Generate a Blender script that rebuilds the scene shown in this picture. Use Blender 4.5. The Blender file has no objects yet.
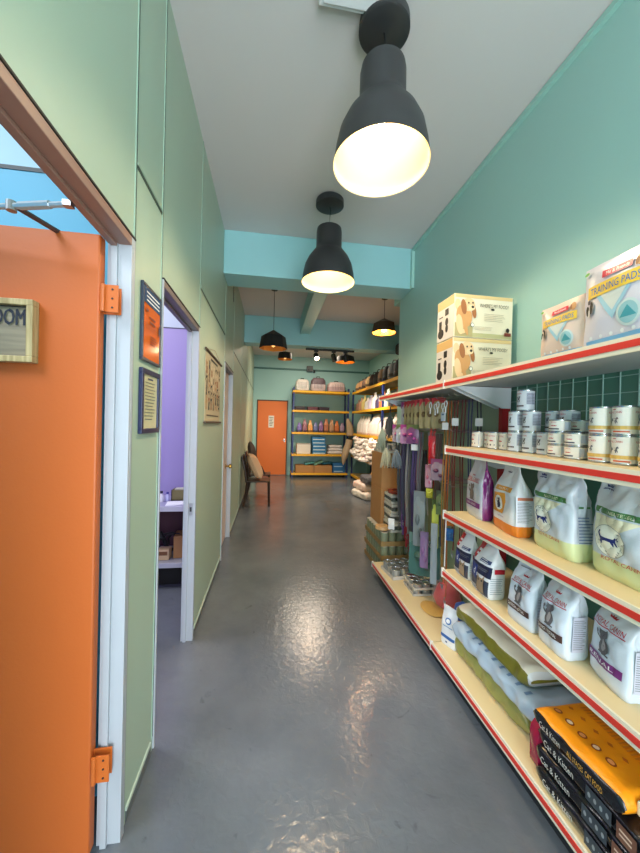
import bpy, bmesh, math, random
from mathutils import Vector, Matrix, noise
from mathutils.geometry import tessellate_polygon
random.seed(7)
PI = math.pi
C = bpy.context.scene.collection
sin, cos = math.sin, math.cos

# ------------------------------------------------------------------ materials
def lin(c):
    return tuple(((v / 255) / 12.92 if v / 255 <= .04045 else ((v / 255 + .055) / 1.055) ** 2.4) for v in c) + (1,)

_M = {}
def M(rgb, rough=.5, metal=0., bump=0., bscale=40., var=0., vscale=3., coat=0., trans=0., alpha=1., emit=0., detail=3, spec=.5):
    key = (tuple(rgb), rough, metal, bump, bscale, var, vscale, coat, trans, alpha, emit, detail, spec)
    if key in _M:
        return _M[key]
    m = bpy.data.materials.new('paint_%d_%d_%d' % tuple(rgb)); m.use_nodes = True
    nt = m.node_tree; b = nt.nodes['Principled BSDF']
    b.inputs['Base Color'].default_value = lin(rgb)
    b.inputs['Roughness'].default_value = rough
    b.inputs['Metallic'].default_value = metal
    b.inputs['Coat Weight'].default_value = coat
    b.inputs['Transmission Weight'].default_value = trans
    b.inputs['Alpha'].default_value = alpha
    b.inputs['Specular IOR Level'].default_value = spec
    if emit:
        b.inputs['Emission Color'].default_value = lin(rgb)
        b.inputs['Emission Strength'].default_value = emit
    tc = nt.nodes.new('ShaderNodeTexCoord')
    if var:
        n = nt.nodes.new('ShaderNodeTexNoise'); n.inputs['Scale'].default_value = vscale; n.inputs['Detail'].default_value = detail
        nt.links.new(tc.outputs['Object'], n.inputs['Vector'])
        mx = nt.nodes.new('ShaderNodeMix'); mx.data_type = 'RGBA'
        c = lin(rgb)
        mx.inputs['A'].default_value = tuple(v * (1 - var) for v in c[:3]) + (1,)
        mx.inputs['B'].default_value = tuple(min(1, v * (1 + var)) for v in c[:3]) + (1,)
        nt.links.new(n.outputs['Fac'], mx.inputs['Factor'])
        nt.links.new(mx.outputs['Result'], b.inputs['Base Color'])
    if bump:
        n = nt.nodes.new('ShaderNodeTexNoise'); n.inputs['Scale'].default_value = bscale; n.inputs['Detail'].default_value = 4
        nt.links.new(tc.outputs['Object'], n.inputs['Vector'])
        bp = nt.nodes.new('ShaderNodeBump'); bp.inputs['Strength'].default_value = bump; bp.inputs['Distance'].default_value = .01
        nt.links.new(n.outputs['Fac'], bp.inputs['Height']); nt.links.new(bp.outputs['Normal'], b.inputs['Normal'])
    _M[key] = m
    return m

def wood_mat(c1, c2, scale=6, axis='X', rough=.55):
    m = bpy.data.materials.new('wood_grain'); m.use_nodes = True
    nt = m.node_tree; b = nt.nodes['Principled BSDF']; b.inputs['Roughness'].default_value = rough
    tc = nt.nodes.new('ShaderNodeTexCoord'); mp = nt.nodes.new('ShaderNodeMapping')
    s = {'X': (1, 12, 12), 'Y': (12, 1, 12), 'Z': (12, 12, 1)}[axis]
    mp.inputs['Scale'].default_value = s
    n = nt.nodes.new('ShaderNodeTexNoise'); n.inputs['Scale'].default_value = scale; n.inputs['Detail'].default_value = 5
    r = nt.nodes.new('ShaderNodeValToRGB'); r.color_ramp.elements[0].color = lin(c1); r.color_ramp.elements[1].color = lin(c2)
    r.color_ramp.elements[0].position = .35; r.color_ramp.elements[1].position = .65
    nt.links.new(tc.outputs['Object'], mp.inputs['Vector']); nt.links.new(mp.outputs['Vector'], n.inputs['Vector'])
    nt.links.new(n.outputs['Fac'], r.inputs['Fac']); nt.links.new(r.outputs['Color'], b.inputs['Base Color'])
    return m

def floor_mat():
    m = bpy.data.materials.new('grey_epoxy_floor'); m.use_nodes = True
    nt = m.node_tree; b = nt.nodes['Principled BSDF']
    tc = nt.nodes.new('ShaderNodeTexCoord')
    n = nt.nodes.new('ShaderNodeTexNoise'); n.inputs['Scale'].default_value = 1.3; n.inputs['Detail'].default_value = 7; n.inputs['Roughness'].default_value = .6
    r = nt.nodes.new('ShaderNodeValToRGB')
    r.color_ramp.elements[0].color = lin((88, 93, 100)); r.color_ramp.elements[1].color = lin((112, 117, 124))
    r.color_ramp.elements[0].position = .3; r.color_ramp.elements[1].position = .7
    # long thin scratches: dark scuffs
    w = nt.nodes.new('ShaderNodeTexNoise'); w.inputs['Scale'].default_value = 7; w.inputs['Detail'].default_value = 8; w.inputs['Distortion'].default_value = 1.5
    r2 = nt.nodes.new('ShaderNodeValToRGB')
    r2.color_ramp.elements[0].color = (.55, .55, .55, 1); r2.color_ramp.elements[0].position = .27
    r2.color_ramp.elements[1].color = (1, 1, 1, 1); r2.color_ramp.elements[1].position = .33
    mul = nt.nodes.new('ShaderNodeMix'); mul.data_type = 'RGBA'; mul.blend_type = 'MULTIPLY'; mul.inputs['Factor'].default_value = .6
    nt.links.new(tc.outputs['Object'], n.inputs['Vector']); nt.links.new(tc.outputs['Object'], w.inputs['Vector'])
    nt.links.new(n.outputs['Fac'], r.inputs['Fac']); nt.links.new(w.outputs['Fac'], r2.inputs['Fac'])
    nt.links.new(r.outputs['Color'], mul.inputs['A']); nt.links.new(r2.outputs['Color'], mul.inputs['B'])
    nt.links.new(mul.outputs['Result'], b.inputs['Base Color'])
    b.inputs['Roughness'].default_value = .2
    b.inputs['Specular IOR Level'].default_value = .55
    n2 = nt.nodes.new('ShaderNodeTexNoise'); n2.inputs['Scale'].default_value = 26; n2.inputs['Detail'].default_value = 3; n2.inputs['Distortion'].default_value = .6
    bp = nt.nodes.new('ShaderNodeBump'); bp.inputs['Strength'].default_value = .2; bp.inputs['Distance'].default_value = .01
    nt.links.new(tc.outputs['Object'], n2.inputs['Vector'])
    nt.links.new(n2.outputs['Fac'], bp.inputs['Height']); nt.links.new(bp.outputs['Normal'], b.inputs['Normal'])
    return m

MINT = M((162, 203, 198), .55, bump=.05, bscale=120, var=.04, vscale=1.2)
MINTL = M((172, 191, 171), .42, bump=.03, bscale=150, var=.05, vscale=1.5)
CEIL = M((214, 208, 208), .7, bump=.05, bscale=60, var=.03, vscale=2)
WHITE = M((235, 235, 232), .45)
STEEL = M((170, 172, 174), .35, metal=.9)
JAMB = M((176, 179, 186), .4)
HEAD_SHADED = M((150, 112, 98), .4)  # grey metal door head, shade and orange bounce put into its colour
DARK = M((28, 28, 30), .5)
BLACK = M((14, 14, 15), .55)
CREAM = M((226, 205, 160), .45, var=.04, vscale=5)
RED = M((222, 56, 44), .4)
ORANGE = M((192, 94, 34), .5, bump=.04, bscale=90, var=.03, vscale=2)
CARD = M((176, 128, 78), .75, var=.06, vscale=6)
PLASTIC = dict(rough=.28)

# ------------------------------------------------------------------ mesh builder
class MB:
    def __init__(s): s.v = []; s.f = []; s.m = []; s.mats = []; s.mi = 0
    def mat(s, m):
        if m not in s.mats: s.mats.append(m)
        s.mi = s.mats.index(m); return s
    def add(s, vs, fs):
        o = len(s.v); s.v += [tuple(v) for v in vs]
        for f in fs: s.f.append(tuple(i + o for i in f)); s.m.append(s.mi)
        return s
    def box(s, x0, x1, y0, y1, z0, z1, rz=0, c=None):
        vs = [(x, y, z) for z in (z0, z1) for x, y in ((x0, y0), (x1, y0), (x1, y1), (x0, y1))]
        if rz:
            c = c or ((x0 + x1) / 2, (y0 + y1) / 2)
            vs = [(c[0] + (x - c[0]) * cos(rz) - (y - c[1]) * sin(rz), c[1] + (x - c[0]) * sin(rz) + (y - c[1]) * cos(rz), z) for x, y, z in vs]
        return s.add(vs, [(3, 2, 1, 0), (4, 5, 6, 7), (0, 1, 5, 4), (1, 2, 6, 5), (2, 3, 7, 6), (3, 0, 4, 7)])
    def lathe(s, prof, c=(0, 0, 0), n=32, mats=None, rot=None):
        vs = []
        for r, z in prof:
            for i in range(n):
                a = 2 * PI * i / n; p = Vector((r * cos(a), r * sin(a), z))
                if rot: p = rot @ p
                vs.append(tuple(p + Vector(c)))
        o = len(s.v); s.v += vs
        for k in range(len(prof) - 1):
            if mats: s.mat(mats[k])
            for i in range(n):
                j = (i + 1) % n
                s.f.append((o + k * n + i, o + k * n + j, o + (k + 1) * n + j, o + (k + 1) * n + i)); s.m.append(s.mi)
        return s
    def cyl(s, c, r, h, n=24, r2=None, rot=None):
        r2 = r if r2 is None else r2
        return s.lathe([(1e-5, 0), (r, 0), (r2, h), (1e-5, h)], c, n, rot=rot)
    def tube(s, pts, r, n=8):
        pts = [Vector(p) for p in pts]; vs = []; N = len(pts)
        up = Vector((0, 0, 1))
        for i, p in enumerate(pts):
            d = (pts[min(i + 1, N - 1)] - pts[max(i - 1, 0)]).normalized()
            a = d.cross(up)
            if a.length < .05: a = d.cross(Vector((1, 0, 0)))
            a.normalize(); b = d.cross(a)
            rr = r[i] if isinstance(r, (list, tuple)) else r
            for k in range(n):
                t = 2 * PI * k / n; vs.append(tuple(p + a * rr * cos(t) + b * rr * sin(t)))
        fs = [(i * n + k, i * n + (k + 1) % n, (i + 1) * n + (k + 1) % n, (i + 1) * n + k) for i in range(N - 1) for k in range(n)]
        fs += [tuple(range(n))[::-1], tuple((N - 1) * n + k for k in range(n))]
        return s.add(vs, fs)
    def prism(s, poly, f0, f1):
        n = len(poly); vs = [f0(*p) for p in poly] + [f1(*p) for p in poly]
        return s.add(vs, [tuple(range(n))[::-1], tuple(range(n, 2 * n))] + [(i, (i + 1) % n, n + (i + 1) % n, n + i) for i in range(n)])
    def build(s, name, parent=None, smooth=False, bevel=0, loc=None, rz=0, fix=True, kind=None):
        me = bpy.data.meshes.new(name); me.from_pydata(s.v, [], s.f)
        for m in s.mats: me.materials.append(m)
        if len(s.mats) > 1: me.polygons.foreach_set('material_index', s.m)
        if fix:
            b = bmesh.new(); b.from_mesh(me); bmesh.ops.recalc_face_normals(b, faces=b.faces); b.to_mesh(me); b.free()
        if smooth:
            me.polygons.foreach_set('use_smooth', [True] * len(me.polygons))
            try: me.set_sharp_from_angle(angle=math.radians(40))
            except Exception: pass
        o = bpy.data.objects.new(name, me); C.objects.link(o)
        if parent: o.parent = parent
        if loc is not None: o.location = loc
        if rz: o.rotation_euler = (0, 0, rz)
        if bevel:
            md = o.modifiers.new('Bevel', 'BEVEL'); md.width = bevel; md.segments = 2; md.limit_method = 'ANGLE'; md.angle_limit = .7
        if kind: o['kind'] = kind
        return o

def tag(o, label, cat, group=None):
    o['label'] = label; o['category'] = cat
    if group: o['group'] = group
    return o
def thing(name, label, cat, loc=(0, 0, 0), rz=0, group=None):
    o = bpy.data.objects.new(name, None); o.empty_display_size = .05; C.objects.link(o)
    o.location = loc; o.rotation_euler = (0, 0, rz)
    return tag(o, label, cat, group)
def structure_root(name, loc=(0, 0, 0)):
    o = bpy.data.objects.new(name, None); C.objects.link(o); o.location = loc; o['kind'] = 'structure'
    return o
def dup(root, loc=None, rz=None, label=None, group=None, scale=None):
    r = root.copy(); C.objects.link(r)
    if loc is not None: r.location = loc
    if rz is not None: r.rotation_euler = (r.rotation_euler[0], r.rotation_euler[1], rz)
    if scale: r.scale = scale
    if label: r['label'] = label
    if group: r['group'] = group
    for ch in list(root.children):
        c = ch.copy(); C.objects.link(c); c.parent = r
        for g in list(ch.children):
            d = g.copy(); C.objects.link(d); d.parent = c
    return r

# ------------------------------------------------------------------ prints (text and flat shapes laid on a surface)
_T = {}
def text2d(s, bold=False):
    if s in _T: return _T[s]
    cu = bpy.data.curves.new('lettering', 'FONT'); cu.body = s; cu.size = 1; cu.align_x = 'CENTER'; cu.align_y = 'CENTER'; cu.resolution_u = 2
    cu.offset = .0
    ob = bpy.data.objects.new('lettering', cu)
    me = ob.to_mesh()
    vs = [(v.co.x, v.co.y) for v in me.vertices]; fs = [tuple(p.vertices) for p in me.polygons]
    ob.to_mesh_clear(); bpy.data.objects.remove(ob); bpy.data.curves.remove(cu)
    x0 = min(v[0] for v in vs); x1 = max(v[0] for v in vs); y0 = min(v[1] for v in vs); y1 = max(v[1] for v in vs)
    vs = [((x - (x0 + x1) / 2) / (y1 - y0), (y - (y0 + y1) / 2) / (y1 - y0)) for x, y in vs]
    _T[s] = (vs, fs, (x1 - x0) / (y1 - y0)); return _T[s]

def split_tris(vs, fs, mx=.013):
    """cut flat polygons into small triangles so that they follow a creased surface"""
    vs = list(vs); out = []; st = []
    for f in fs:
        if len(f) == 3: st.append(tuple(f))
        else:
            for t in tessellate_polygon([[Vector((vs[i][0], vs[i][1], 0)) for i in f]]): st.append(tuple(f[i] for i in t))
    cache = {}
    while st:
        t = st.pop(); L = [((vs[t[i]][0] - vs[t[(i + 1) % 3]][0]) ** 2 + (vs[t[i]][1] - vs[t[(i + 1) % 3]][1]) ** 2, i) for i in range(3)]
        d, i = max(L)
        if d <= mx * mx or len(out) > 4000: out.append(t); continue
        a, b, c = t[i], t[(i + 1) % 3], t[(i + 2) % 3]; k = (min(a, b), max(a, b))
        if k not in cache: cache[k] = len(vs); vs.append(((vs[a][0] + vs[b][0]) / 2, (vs[a][1] + vs[b][1]) / 2))
        m = cache[k]; st += [(a, m, c), (m, b, c)]
    return vs, out

class Print:
    """flat shapes in (u, v) metres laid on a surface given by f(u, v, offset)"""
    def __init__(s, f, mx=9.): s.f = f; s.mb = MB(); s.k = 0; s.base = .0012; s.mx = mx
    def _off(s): s.k += 1; return s.base + s.k * .00035
    def rect(s, u0, u1, v0, v1, m, slant=0, n=None):
        o = s._off(); s.mb.mat(m)
        st_ = min(s.mx, .02) * .8; nu = n or max(1, int(abs(u1 - u0) / st_)); nv = n or max(1, int(abs(v1 - v0) / st_))
        vs = [s.f(u0 + (u1 - u0) * i / nu, v0 + (v1 - v0) * j / nv + slant * (i / nu - .5), o) for j in range(nv + 1) for i in range(nu + 1)]
        s.mb.add(vs, [(j * (nu + 1) + i, j * (nu + 1) + i + 1, (j + 1) * (nu + 1) + i + 1, (j + 1) * (nu + 1) + i) for j in range(nv) for i in range(nu)])
        return s
    def poly(s, pts, m, u=0, v=0, sc=1, sy=None):
        o = s._off(); s.mb.mat(m); sy = sc if sy is None else sy
        vs, fs = split_tris([(u + x * sc, v + y * sy) for x, y in pts], [tuple(range(len(pts)))], s.mx)
        s.mb.add([s.f(x, y, o) for x, y in vs], fs); return s
    def ell(s, u, v, a, b, m, n=20, rot=0):
        return s.poly([(a * cos(2 * PI * i / n) * cos(rot) - b * sin(2 * PI * i / n) * sin(rot), a * cos(2 * PI * i / n) * sin(rot) + b * sin(2 * PI * i / n) * cos(rot)) for i in range(n)], m, u, v)
    def text(s, t, u, v, h, m, w=None, rot=0, slant=0):
        vs, fs, asp = text2d(t); o = s._off(); s.mb.mat(m)
        sx = h if w is None else w / asp
        vs, fs = split_tris([(u + (x * sx) * cos(rot) - y * h * sin(rot), v + (x * sx) * sin(rot) + y * h * cos(rot)) for x, y in vs], fs, s.mx)
        s.mb.add([s.f(x, y, o) for x, y in vs], fs); return s
    def lines(s, u0, u1, v0, v1, n, m, th=.4, ragged=.3):
        for i in range(n):
            y = v1 - (v1 - v0) * (i + .5) / n; hh = (v1 - v0) / n * th / 2
            s.rect(u0, u1 - (u1 - u0) * ragged * random.random(), y - hh, y + hh, m); s.k -= 1
        s.k += 1
        return s
    def build(s, name, parent): return s.mb.build(name, parent, fix=False)

CAT = [(-.5, -.5), (-.42, -.5), (-.36, -.2), (-.2, -.12), (.1, -.15), (.2, -.45), (.28, -.5), (.3, -.42), (.26, -.12), (.42, -.38), (.52, -.42), (.5, -.34), (.38, -.05), (.42, .12), (.55, .1), (.6, .18), (.52, .28), (.5, .4), (.42, .3), (.34, .34), (.28, .18), (-.2, .16), (-.42, .2), (-.5, .5), (-.44, .75), (-.52, .78), (-.6, .5), (-.52, .1), (-.5, -.1), (-.6, -.3)]
SITCAT = [(-.3, -.6), (.25, -.6), (.35, -.3), (.2, .0), (.35, .3), (.42, .6), (.3, .75), (.22, .6), (.1, .62), (.02, .75), (-.05, .5), (0, .3), (-.12, .2), (-.2, .4), (-.35, .65), (-.5, .6), (-.45, .35), (-.3, .1), (-.35, -.1), (-.45, -.3), (-.4, -.5)]
CROWN = [(-.5, -.3), (.5, -.3), (.6, .4), (.3, 0), (.22, .5), (0, .05), (-.22, .5), (-.3, 0), (-.6, .4)]

def draw_cat(p, u, v, w, h_, m, m2=None):
    p.ell(u + w * .05, v - h_ * .18, w * .24, h_ * .32, m); p.k -= 1
    p.ell(u - w * .02, v + h_ * .05, w * .17, h_ * .25, m); p.k -= 1
    p.ell(u + w * .02, v + h_ * .30, w * .20, h_ * .15, m); p.k -= 1
    p.poly([(-.16, .34), (-.14, .54), (-.02, .43)], m, u, v, w, h_); p.k -= 1
    p.poly([(.08, .43), (.18, .54), (.21, .34)], m, u, v, w, h_); p.k -= 1
    p.poly([(-.12, -.5), (-.18, -.05), (-.33, .1), (-.36, .32), (-.28, .42), (-.24, .3), (-.3, .2), (-.22, .1), (-.08, -.02), (0, -.3)], m, u, v, w, h_); p.k -= 1
    p.rect(u - w * .18, u + w * .32, v - h_ * .5, v - h_ * .44, m, n=1)
    if m2: p.ell(u + w * .05, v - h_ * .12, w * .10, h_ * .24, m2)

# ------------------------------------------------------------------ camera
h = 1.5
yaw, pit, roll = map(math.radians, (8.356, -.4468, 1.4147))
F = Vector((sin(yaw) * cos(pit), cos(yaw) * cos(pit), sin(pit))); R0 = Vector((cos(yaw), -sin(yaw), 0)); U0 = R0.cross(F)
R = R0 * cos(roll) + U0 * sin(roll); U = -R0 * sin(roll) + U0 * cos(roll)
cam = bpy.data.cameras.new('camera'); cam.sensor_fit = 'HORIZONTAL'; cam.sensor_width = 36; cam.lens = 338 / 640 * 36; cam.clip_start = .03
co = bpy.data.objects.new('camera', cam); C.objects.link(co)
co.matrix_world = Matrix(((R.x, U.x, -F.x, 0), (R.y, U.y, -F.y, 0), (R.z, U.z, -F.z, h), (0, 0, 0, 1)))
bpy.context.scene.camera = co

# ------------------------------------------------------------------ room shell
XL, XR, ZC, ZB, YB, YF, XRR = -.5, 1.49, 3.42, 2.985, 9.8, -2.6, 2.88
def S(mb, name, **k): return mb.build(name, kind='structure', **k)
fl = MB().mat(floor_mat()); fl.box(-3.6, 3.0, YF - .1, YB + .1, -.1, 0); S(fl, 'floor')
ce = MB().mat(CEIL); ce.box(-3.6, 3.0, YF - .1, YB + .1, ZC, ZC + .1); S(ce, 'ceiling')
# left partition with three door openings
DZ = 2.136
w = MB().mat(MINTL)
T = .065
D1 = (.42, 1.30); D2 = (1.62, 2.42); D3 = (3.74, 4.53)
for y0, y1, z0 in ((YF, D1[0], 0), (D1[0], D1[1], DZ), (D1[1], D2[0], 0), (D2[0], D2[1], DZ), (D2[1], D3[0], 0), (D3[0], D3[1], DZ), (D3[1], YB, 0)):
    w.box(XL - T, XL, y0, y1, z0, ZC)
S(w, 'wall_left')
tr = MB().mat(M((150, 176, 158), .4))
for y in (D1[1] + .005, D2[0] - .012, D2[1] + .012, D3[0] - .03, D3[1] + .03, 5.8, 7.0, 8.3):
    z0 = 0
    tr.box(XL, XL + .003, y - .003, y + .003, .05 if y > 1.4 else DZ, ZC - .002)
tr.mat(M((40, 52, 46), .6))
for y in (D1[1] + .013, D2[0] - .004, D2[1] + .02):
    tr.box(XL, XL + .0025, y - .0025, y + .0025, .06, ZC - .002)
tr.box(XL, XL + .004, 4.40, 4.43, 3.02, 3.3)
S(tr, 'trim_1')
tr = MB().mat(M((62, 76, 66), .6))
for y0, y1 in ((D1[1] + .02, D2[0] - .02), (D2[1] + .03, D3[0] - .04), (D3[1] + .04, YB - .01)):
    tr.box(XL, XL + .003, y0, y1, 2.412, 2.424)
tr.mat(M((150, 176, 158), .4))
for y0, y1 in ((D1[1] + .02, D2[0] - .02), (D2[1] + .03, D3[0] - .04), (D3[1] + .04, YB - .01)):
    tr.box(XL, XL + .005, y0, y1, 2.424, 2.432)
S(tr, 'trim_2')
bb = MB().mat(M((196, 210, 196), .5))
for y0, y1 in ((D1[1] + .03, D2[0] - .03), (D2[1] + .03, D3[0] - .04), (D3[1] + .04, YB - .01)):
    bb.box(XL, XL + .006, y0, y1, .045, .06)
bb.mat(M((92, 96, 98), .5))
for y0, y1 in ((D1[1] + .03, D2[0] - .03), (D2[1] + .03, D3[0] - .04), (D3[1] + .04, YB - .01)):
    bb.box(XL, XL + .004, y0, y1, 0, .045)
S(bb, 'baseboard_left')
w = MB().mat(MINT); w.box(XR, XR + .12, YF, 3.85, 0, ZC); S(w, 'wall_right')
w = MB().mat(MINT); w.box(XR + .12, XRR, 3.73, 3.85, 0, ZC); S(w, 'wall_recess_near')
w = MB().mat(MINT); w.box(XRR, XRR + .1, 3.73, YB, 0, ZC); S(w, 'wall_recess_right')
w = MB().mat(MINT); w.box(-3.6, XRR + .1, YB, YB + .1, 0, ZC); S(w, 'wall_back')
w = MB().mat(M((160, 205, 196), .5)); w.box(XR - .025, XR, YF, 3.5, ZC - .035, ZC - .005); S(w, 'trim_3')
w = MB().mat(M((160, 205, 196), .5)); w.box(XR - .03, XR, 3.46, 3.5, ZB, ZC - .04); S(w, 'trim_4')
w = MB().mat(M((70, 116, 112), .5)); w.box(XL, XRR, YB - .03, YB, 3.03, 3.075); w.mat(MINT); w.box(XL + .02, XL + .22, YB - .012, YB, 0, 3.03); S(w, 'trim_5')
BEAM = M((150, 202, 206), .5, bump=.04, bscale=80, var=.03)
w = MB().mat(BEAM); w.box(XL, XR, 3.5, 3.83, ZB, ZC); S(w, 'ceiling_beam', bevel=.006)
w = MB().mat(BEAM); w.box(XL, XRR, 6.2, 6.5, 2.93, ZC); S(w, 'ceiling_beam', bevel=.006)
w = MB().mat(BEAM); w.box(.5, .68, 3.83, 6.2, 3.14, ZC); S(w, 'ceiling_beam', bevel=.006)
w = MB().mat(BEAM); w.box(XR, XRR, 3.85, 4.05, ZB, ZC); S(w, 'ceiling_beam', bevel=.006)
# front wall with a large shop window
w = MB().mat(MINT)
w.box(-3.6, XL + .15, YF - .1, YF, 0, ZC); w.box(XR - .1, 3.0, YF - .1, YF, 0, ZC); w.box(XL + .15, XR - .1, YF - .1, YF, 3.1, ZC)
S(w, 'wall_front')
win = structure_root('window_1')
w = MB().mat(M((90, 92, 96), .4, metal=.6))
for x in (XL + .15, .5, XR - .15): w.box(x, x + .05, YF - .07, YF - .02, 0, 3.1)
for z in (0, 2.2, 3.05): w.box(XL + .15, XR - .1, YF - .075, YF - .015, z, z + .05)
w.build('window_frame', win)
gp = MB().mat(M((240, 248, 250), .02, trans=1.)); gp.box(XL + .2, XR - .15, YF - .095, YF - .089, .05, 3.05); gp.build('window_pane', win)

# side rooms
BLUE = M((84, 180, 220), .5, var=.03); BLUEL = M((176, 214, 238), .5)
PURP = M((160, 148, 198), .5, var=.03); GREYB = M((186, 200, 214), .5)
w = MB().mat(BLUE); w.box(-3.5, XL - T, 1.44, 1.46, 0, 2.43); w.mat(BLUEL); w.box(-3.5, XL - T, 1.44, 1.46, 2.445, ZC)
w.mat(M((30, 50, 62), .5)); w.box(-3.5, XL - T, 1.437, 1.46, 2.43, 2.445)
w.mat(PURP); w.box(-3.5, XL - T, 1.46, 1.48, 0, ZC)
S(w, 'wall_partition')
w = MB().mat(BLUE); w.box(-3.55, -3.5, YF, 1.44, 0, ZC); w.mat(PURP); w.box(-3.55, -3.5, 1.46, 3.72, 0, ZC); S(w, 'wall_far_left')
w = MB().mat(PURP); w.box(-3.5, XL - T, 3.62, 3.70, 0, 2.43); w.mat(GREYB); w.box(-3.5, XL - T, 3.62, 3.70, 2.44, ZC)
w.mat(M((60, 58, 80), .5)); w.box(-3.5, XL - T, 3.617, 3.70, 2.43, 2.44); S(w, 'wall_purple_room')
w = MB().mat(PURP); w.box(XL - T - .004, XL - T, 1.48, D2[0], 0, 2.43); w.box(XL - T - .004, XL - T, D2[1], 3.62, 0, 2.43); S(w, 'wall_purple_lining')
w = MB().mat(MINTL); w.box(-3.5, XL - T, 4.7, 4.8, 0, ZC); S(w, 'wall_rear_room')

# door 1 : frame, orange leaf standing open into the blue room
def frame(root, y0, y1, near=True, hm=HEAD_SHADED, far_w=.05):  # hm: frame head metal with its shade painted into the colour
    a = MB().mat(JAMB)
    # far jamb with a rebate, near jamb
    for (ya, yb, sg) in ((y1 - .03, y1, 1), (y0, y0 + .012, -1)):
        a.box(XL - T - .005, XL + .008, ya, yb, 0, DZ)
        if sg > 0: a.box(XL - T + .01, XL - .035, y1 - .042, y1 - .03, 0, DZ - .03)
    a.mat(STEEL); a.box(XL + .008, XL + .009, y1 - .018, y1 - .016, .02, DZ - .03)
    fr = a.build('frame', root, bevel=.002)
    b = MB().mat(hm); b.box(XL - T - .005, XL + .008, y0 + .012, y1 - .03, DZ - .03, DZ); b.box(XL - T + .01, XL - .035, y0 + .012, y1 - .042, DZ - .042, DZ - .03)
    b.mat(M((30, 24, 22), .6)); b.box(XL, XL + .011, y0, y1, DZ, DZ + .008)
    b.build('frame_head', root, bevel=.002)
d1 = structure_root('door_1')
frame(d1, *D1)
leaf = MB().mat(ORANGE); leaf.box(-1.40, -.572, 1.222, 1.262, .02, 2.112); leaf.build('door_leaf', d1, bevel=.006)
for z in (1.90, .32):
    hg = MB().mat(M((196, 98, 34), .45)); hg.box(-.575, -.515, 1.2475, 1.251, z - .045, z + .045) ; hg.tube([(-.558, 1.215, z - .045), (-.558, 1.215, z + .045)], .007)
    hg.box(-.562, -.512, 1.2185, 1.2215, z - .045, z + .045)
    hg.mat(DARK)
    for k in (-.03, 0, .03): hg.tube([(-.53, 1.219, z + k), (-.53, 1.2165, z + k)], .0035, 6)
    hg.build('hinge', d1)
cl = MB().mat(M((200, 206, 212), .3, metal=.7))
cl.tube([(-.575, 1.05, 2.10), (-.80, 1.10, 2.098), (-1.2, 1.16, 2.095)], .008); cl.tube([(-.63, 1.062, 2.10), (-.72, 1.083, 2.099)], .011)
cl.mat(M((96, 84, 84), .4, metal=.6)); cl.tube([(-.745, 1.088, 2.105), (-.70, 1.235, 2.108)], .008)
cl.mat(STEEL); cl.box(-.588, -.565, 1.04, 1.06, 2.092, 2.108); cl.tube([(-.745, 1.088, 2.085), (-.745, 1.088, 2.112)], .013, 12)
cl.build('closer_arm', d1)
# room sign on the door
OAK = wood_mat((166, 142, 96), (204, 182, 134), 7, 'Z'); PLY = wood_mat((122, 110, 92), (160, 146, 122), 3, 'X')
sg = thing('room_sign', 'light wood framed room sign hanging on the open orange door', 'sign', (-.95, 1.222, 1.672))
a = MB().mat(OAK)
sw, sh, ft = .20, .198, .019
for x0, x1, z0, z1 in ((-sw, sw, 0, ft), (-sw, sw, sh - ft, sh), (-sw, -sw + ft, ft, sh - ft), (sw - ft, sw, ft, sh - ft)):
    a.box(x0, x1, -.032, 0, z0, z1)
a.build('frame', sg, bevel=.002)
a = MB().mat(PLY); a.box(-sw + ft, sw - ft, -.016, -.002, ft, sh - ft); a.build('board', sg)
p = Print(lambda u, v, o: (u, -.016 - o, v)); [p.text('ROOM', .112 + k, .143 + k * .5, .050, M((24, 30, 48), .6), w=.116) for k in (-.0018, -.0009, 0, .0009, .0018)]
p.rect(-sw + ft, sw - ft, .174, .178, M((48, 44, 38), .7)); p.build('lettering', sg)

d2 = structure_root('door_2'); frame(d2, *D2, hm=M((112, 98, 96), .4))
a = MB().mat(STEEL); a.box(XL - .032, XL - .008, D2[1] - .0372, D2[1] - .035, .86, .94); a.mat(DARK); a.box(XL - .026, XL - .014, D2[1] - .038, D2[1] - .0372, .885, .915); a.build('strike_plate', d2)
d3 = structure_root('door_3'); frame(d3, *D3, hm=M((112, 98, 96), .4))
a = MB().mat(M((214, 190, 180), .5)); a.box(XL - T + .02, XL - .046, D3[0] + .035, D3[1] - .035, .01, DZ - .036); a.build('door_leaf', d3)
a = MB().mat(M((176, 140, 70), .25, metal=.9)); ry = Matrix.Rotation(PI / 2, 3, 'Y')
a.lathe([(1e-4, 0), (.03, 0), (.03, .006), (.011, .01), (.011, .04), (.026, .046), (.029, .06), (.022, .074), (1e-4, .078)], (XL - .046, 4.36, .94), 20, rot=ry)
a.build('door_knob', d3, smooth=True)
# rear door
d4 = structure_root('door_4')
a = MB().mat(M((222, 112, 34), .5, var=.06, vscale=1.5)); a.box(-.36, .46, YB - .03, YB, .01, 2.12); a.build('door_leaf', d4, bevel=.004)
a = MB().mat(M((84, 60, 44), .6))
a.box(-.39, -.36, YB - .04, YB, 0, 2.15); a.box(.46, .49, YB - .04, YB, 0, 2.15); a.box(-.39, .49, YB - .04, YB, 2.12, 2.15); a.build('frame', d4)
a = MB().mat(STEEL); a.tube([(.41, YB - .03, 1.0), (.41, YB - .07, 1.0), (.36, YB - .075, 1.0)], .012); a.box(.395, .425, YB - .034, YB - .03, .95, 1.05); a.build('door_handle', d4)
n = MB().mat(M((226, 222, 214), .7)); n.box(-.055, .10, YB - .034, YB - .031, 1.36, 1.70)
nt_ = n.build('paper_notice'); tag(nt_, 'white printed notice taped on the orange door at the far end', 'notice')
p = Print(lambda u, v, o: (u, YB - .034 - o, v))
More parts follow.
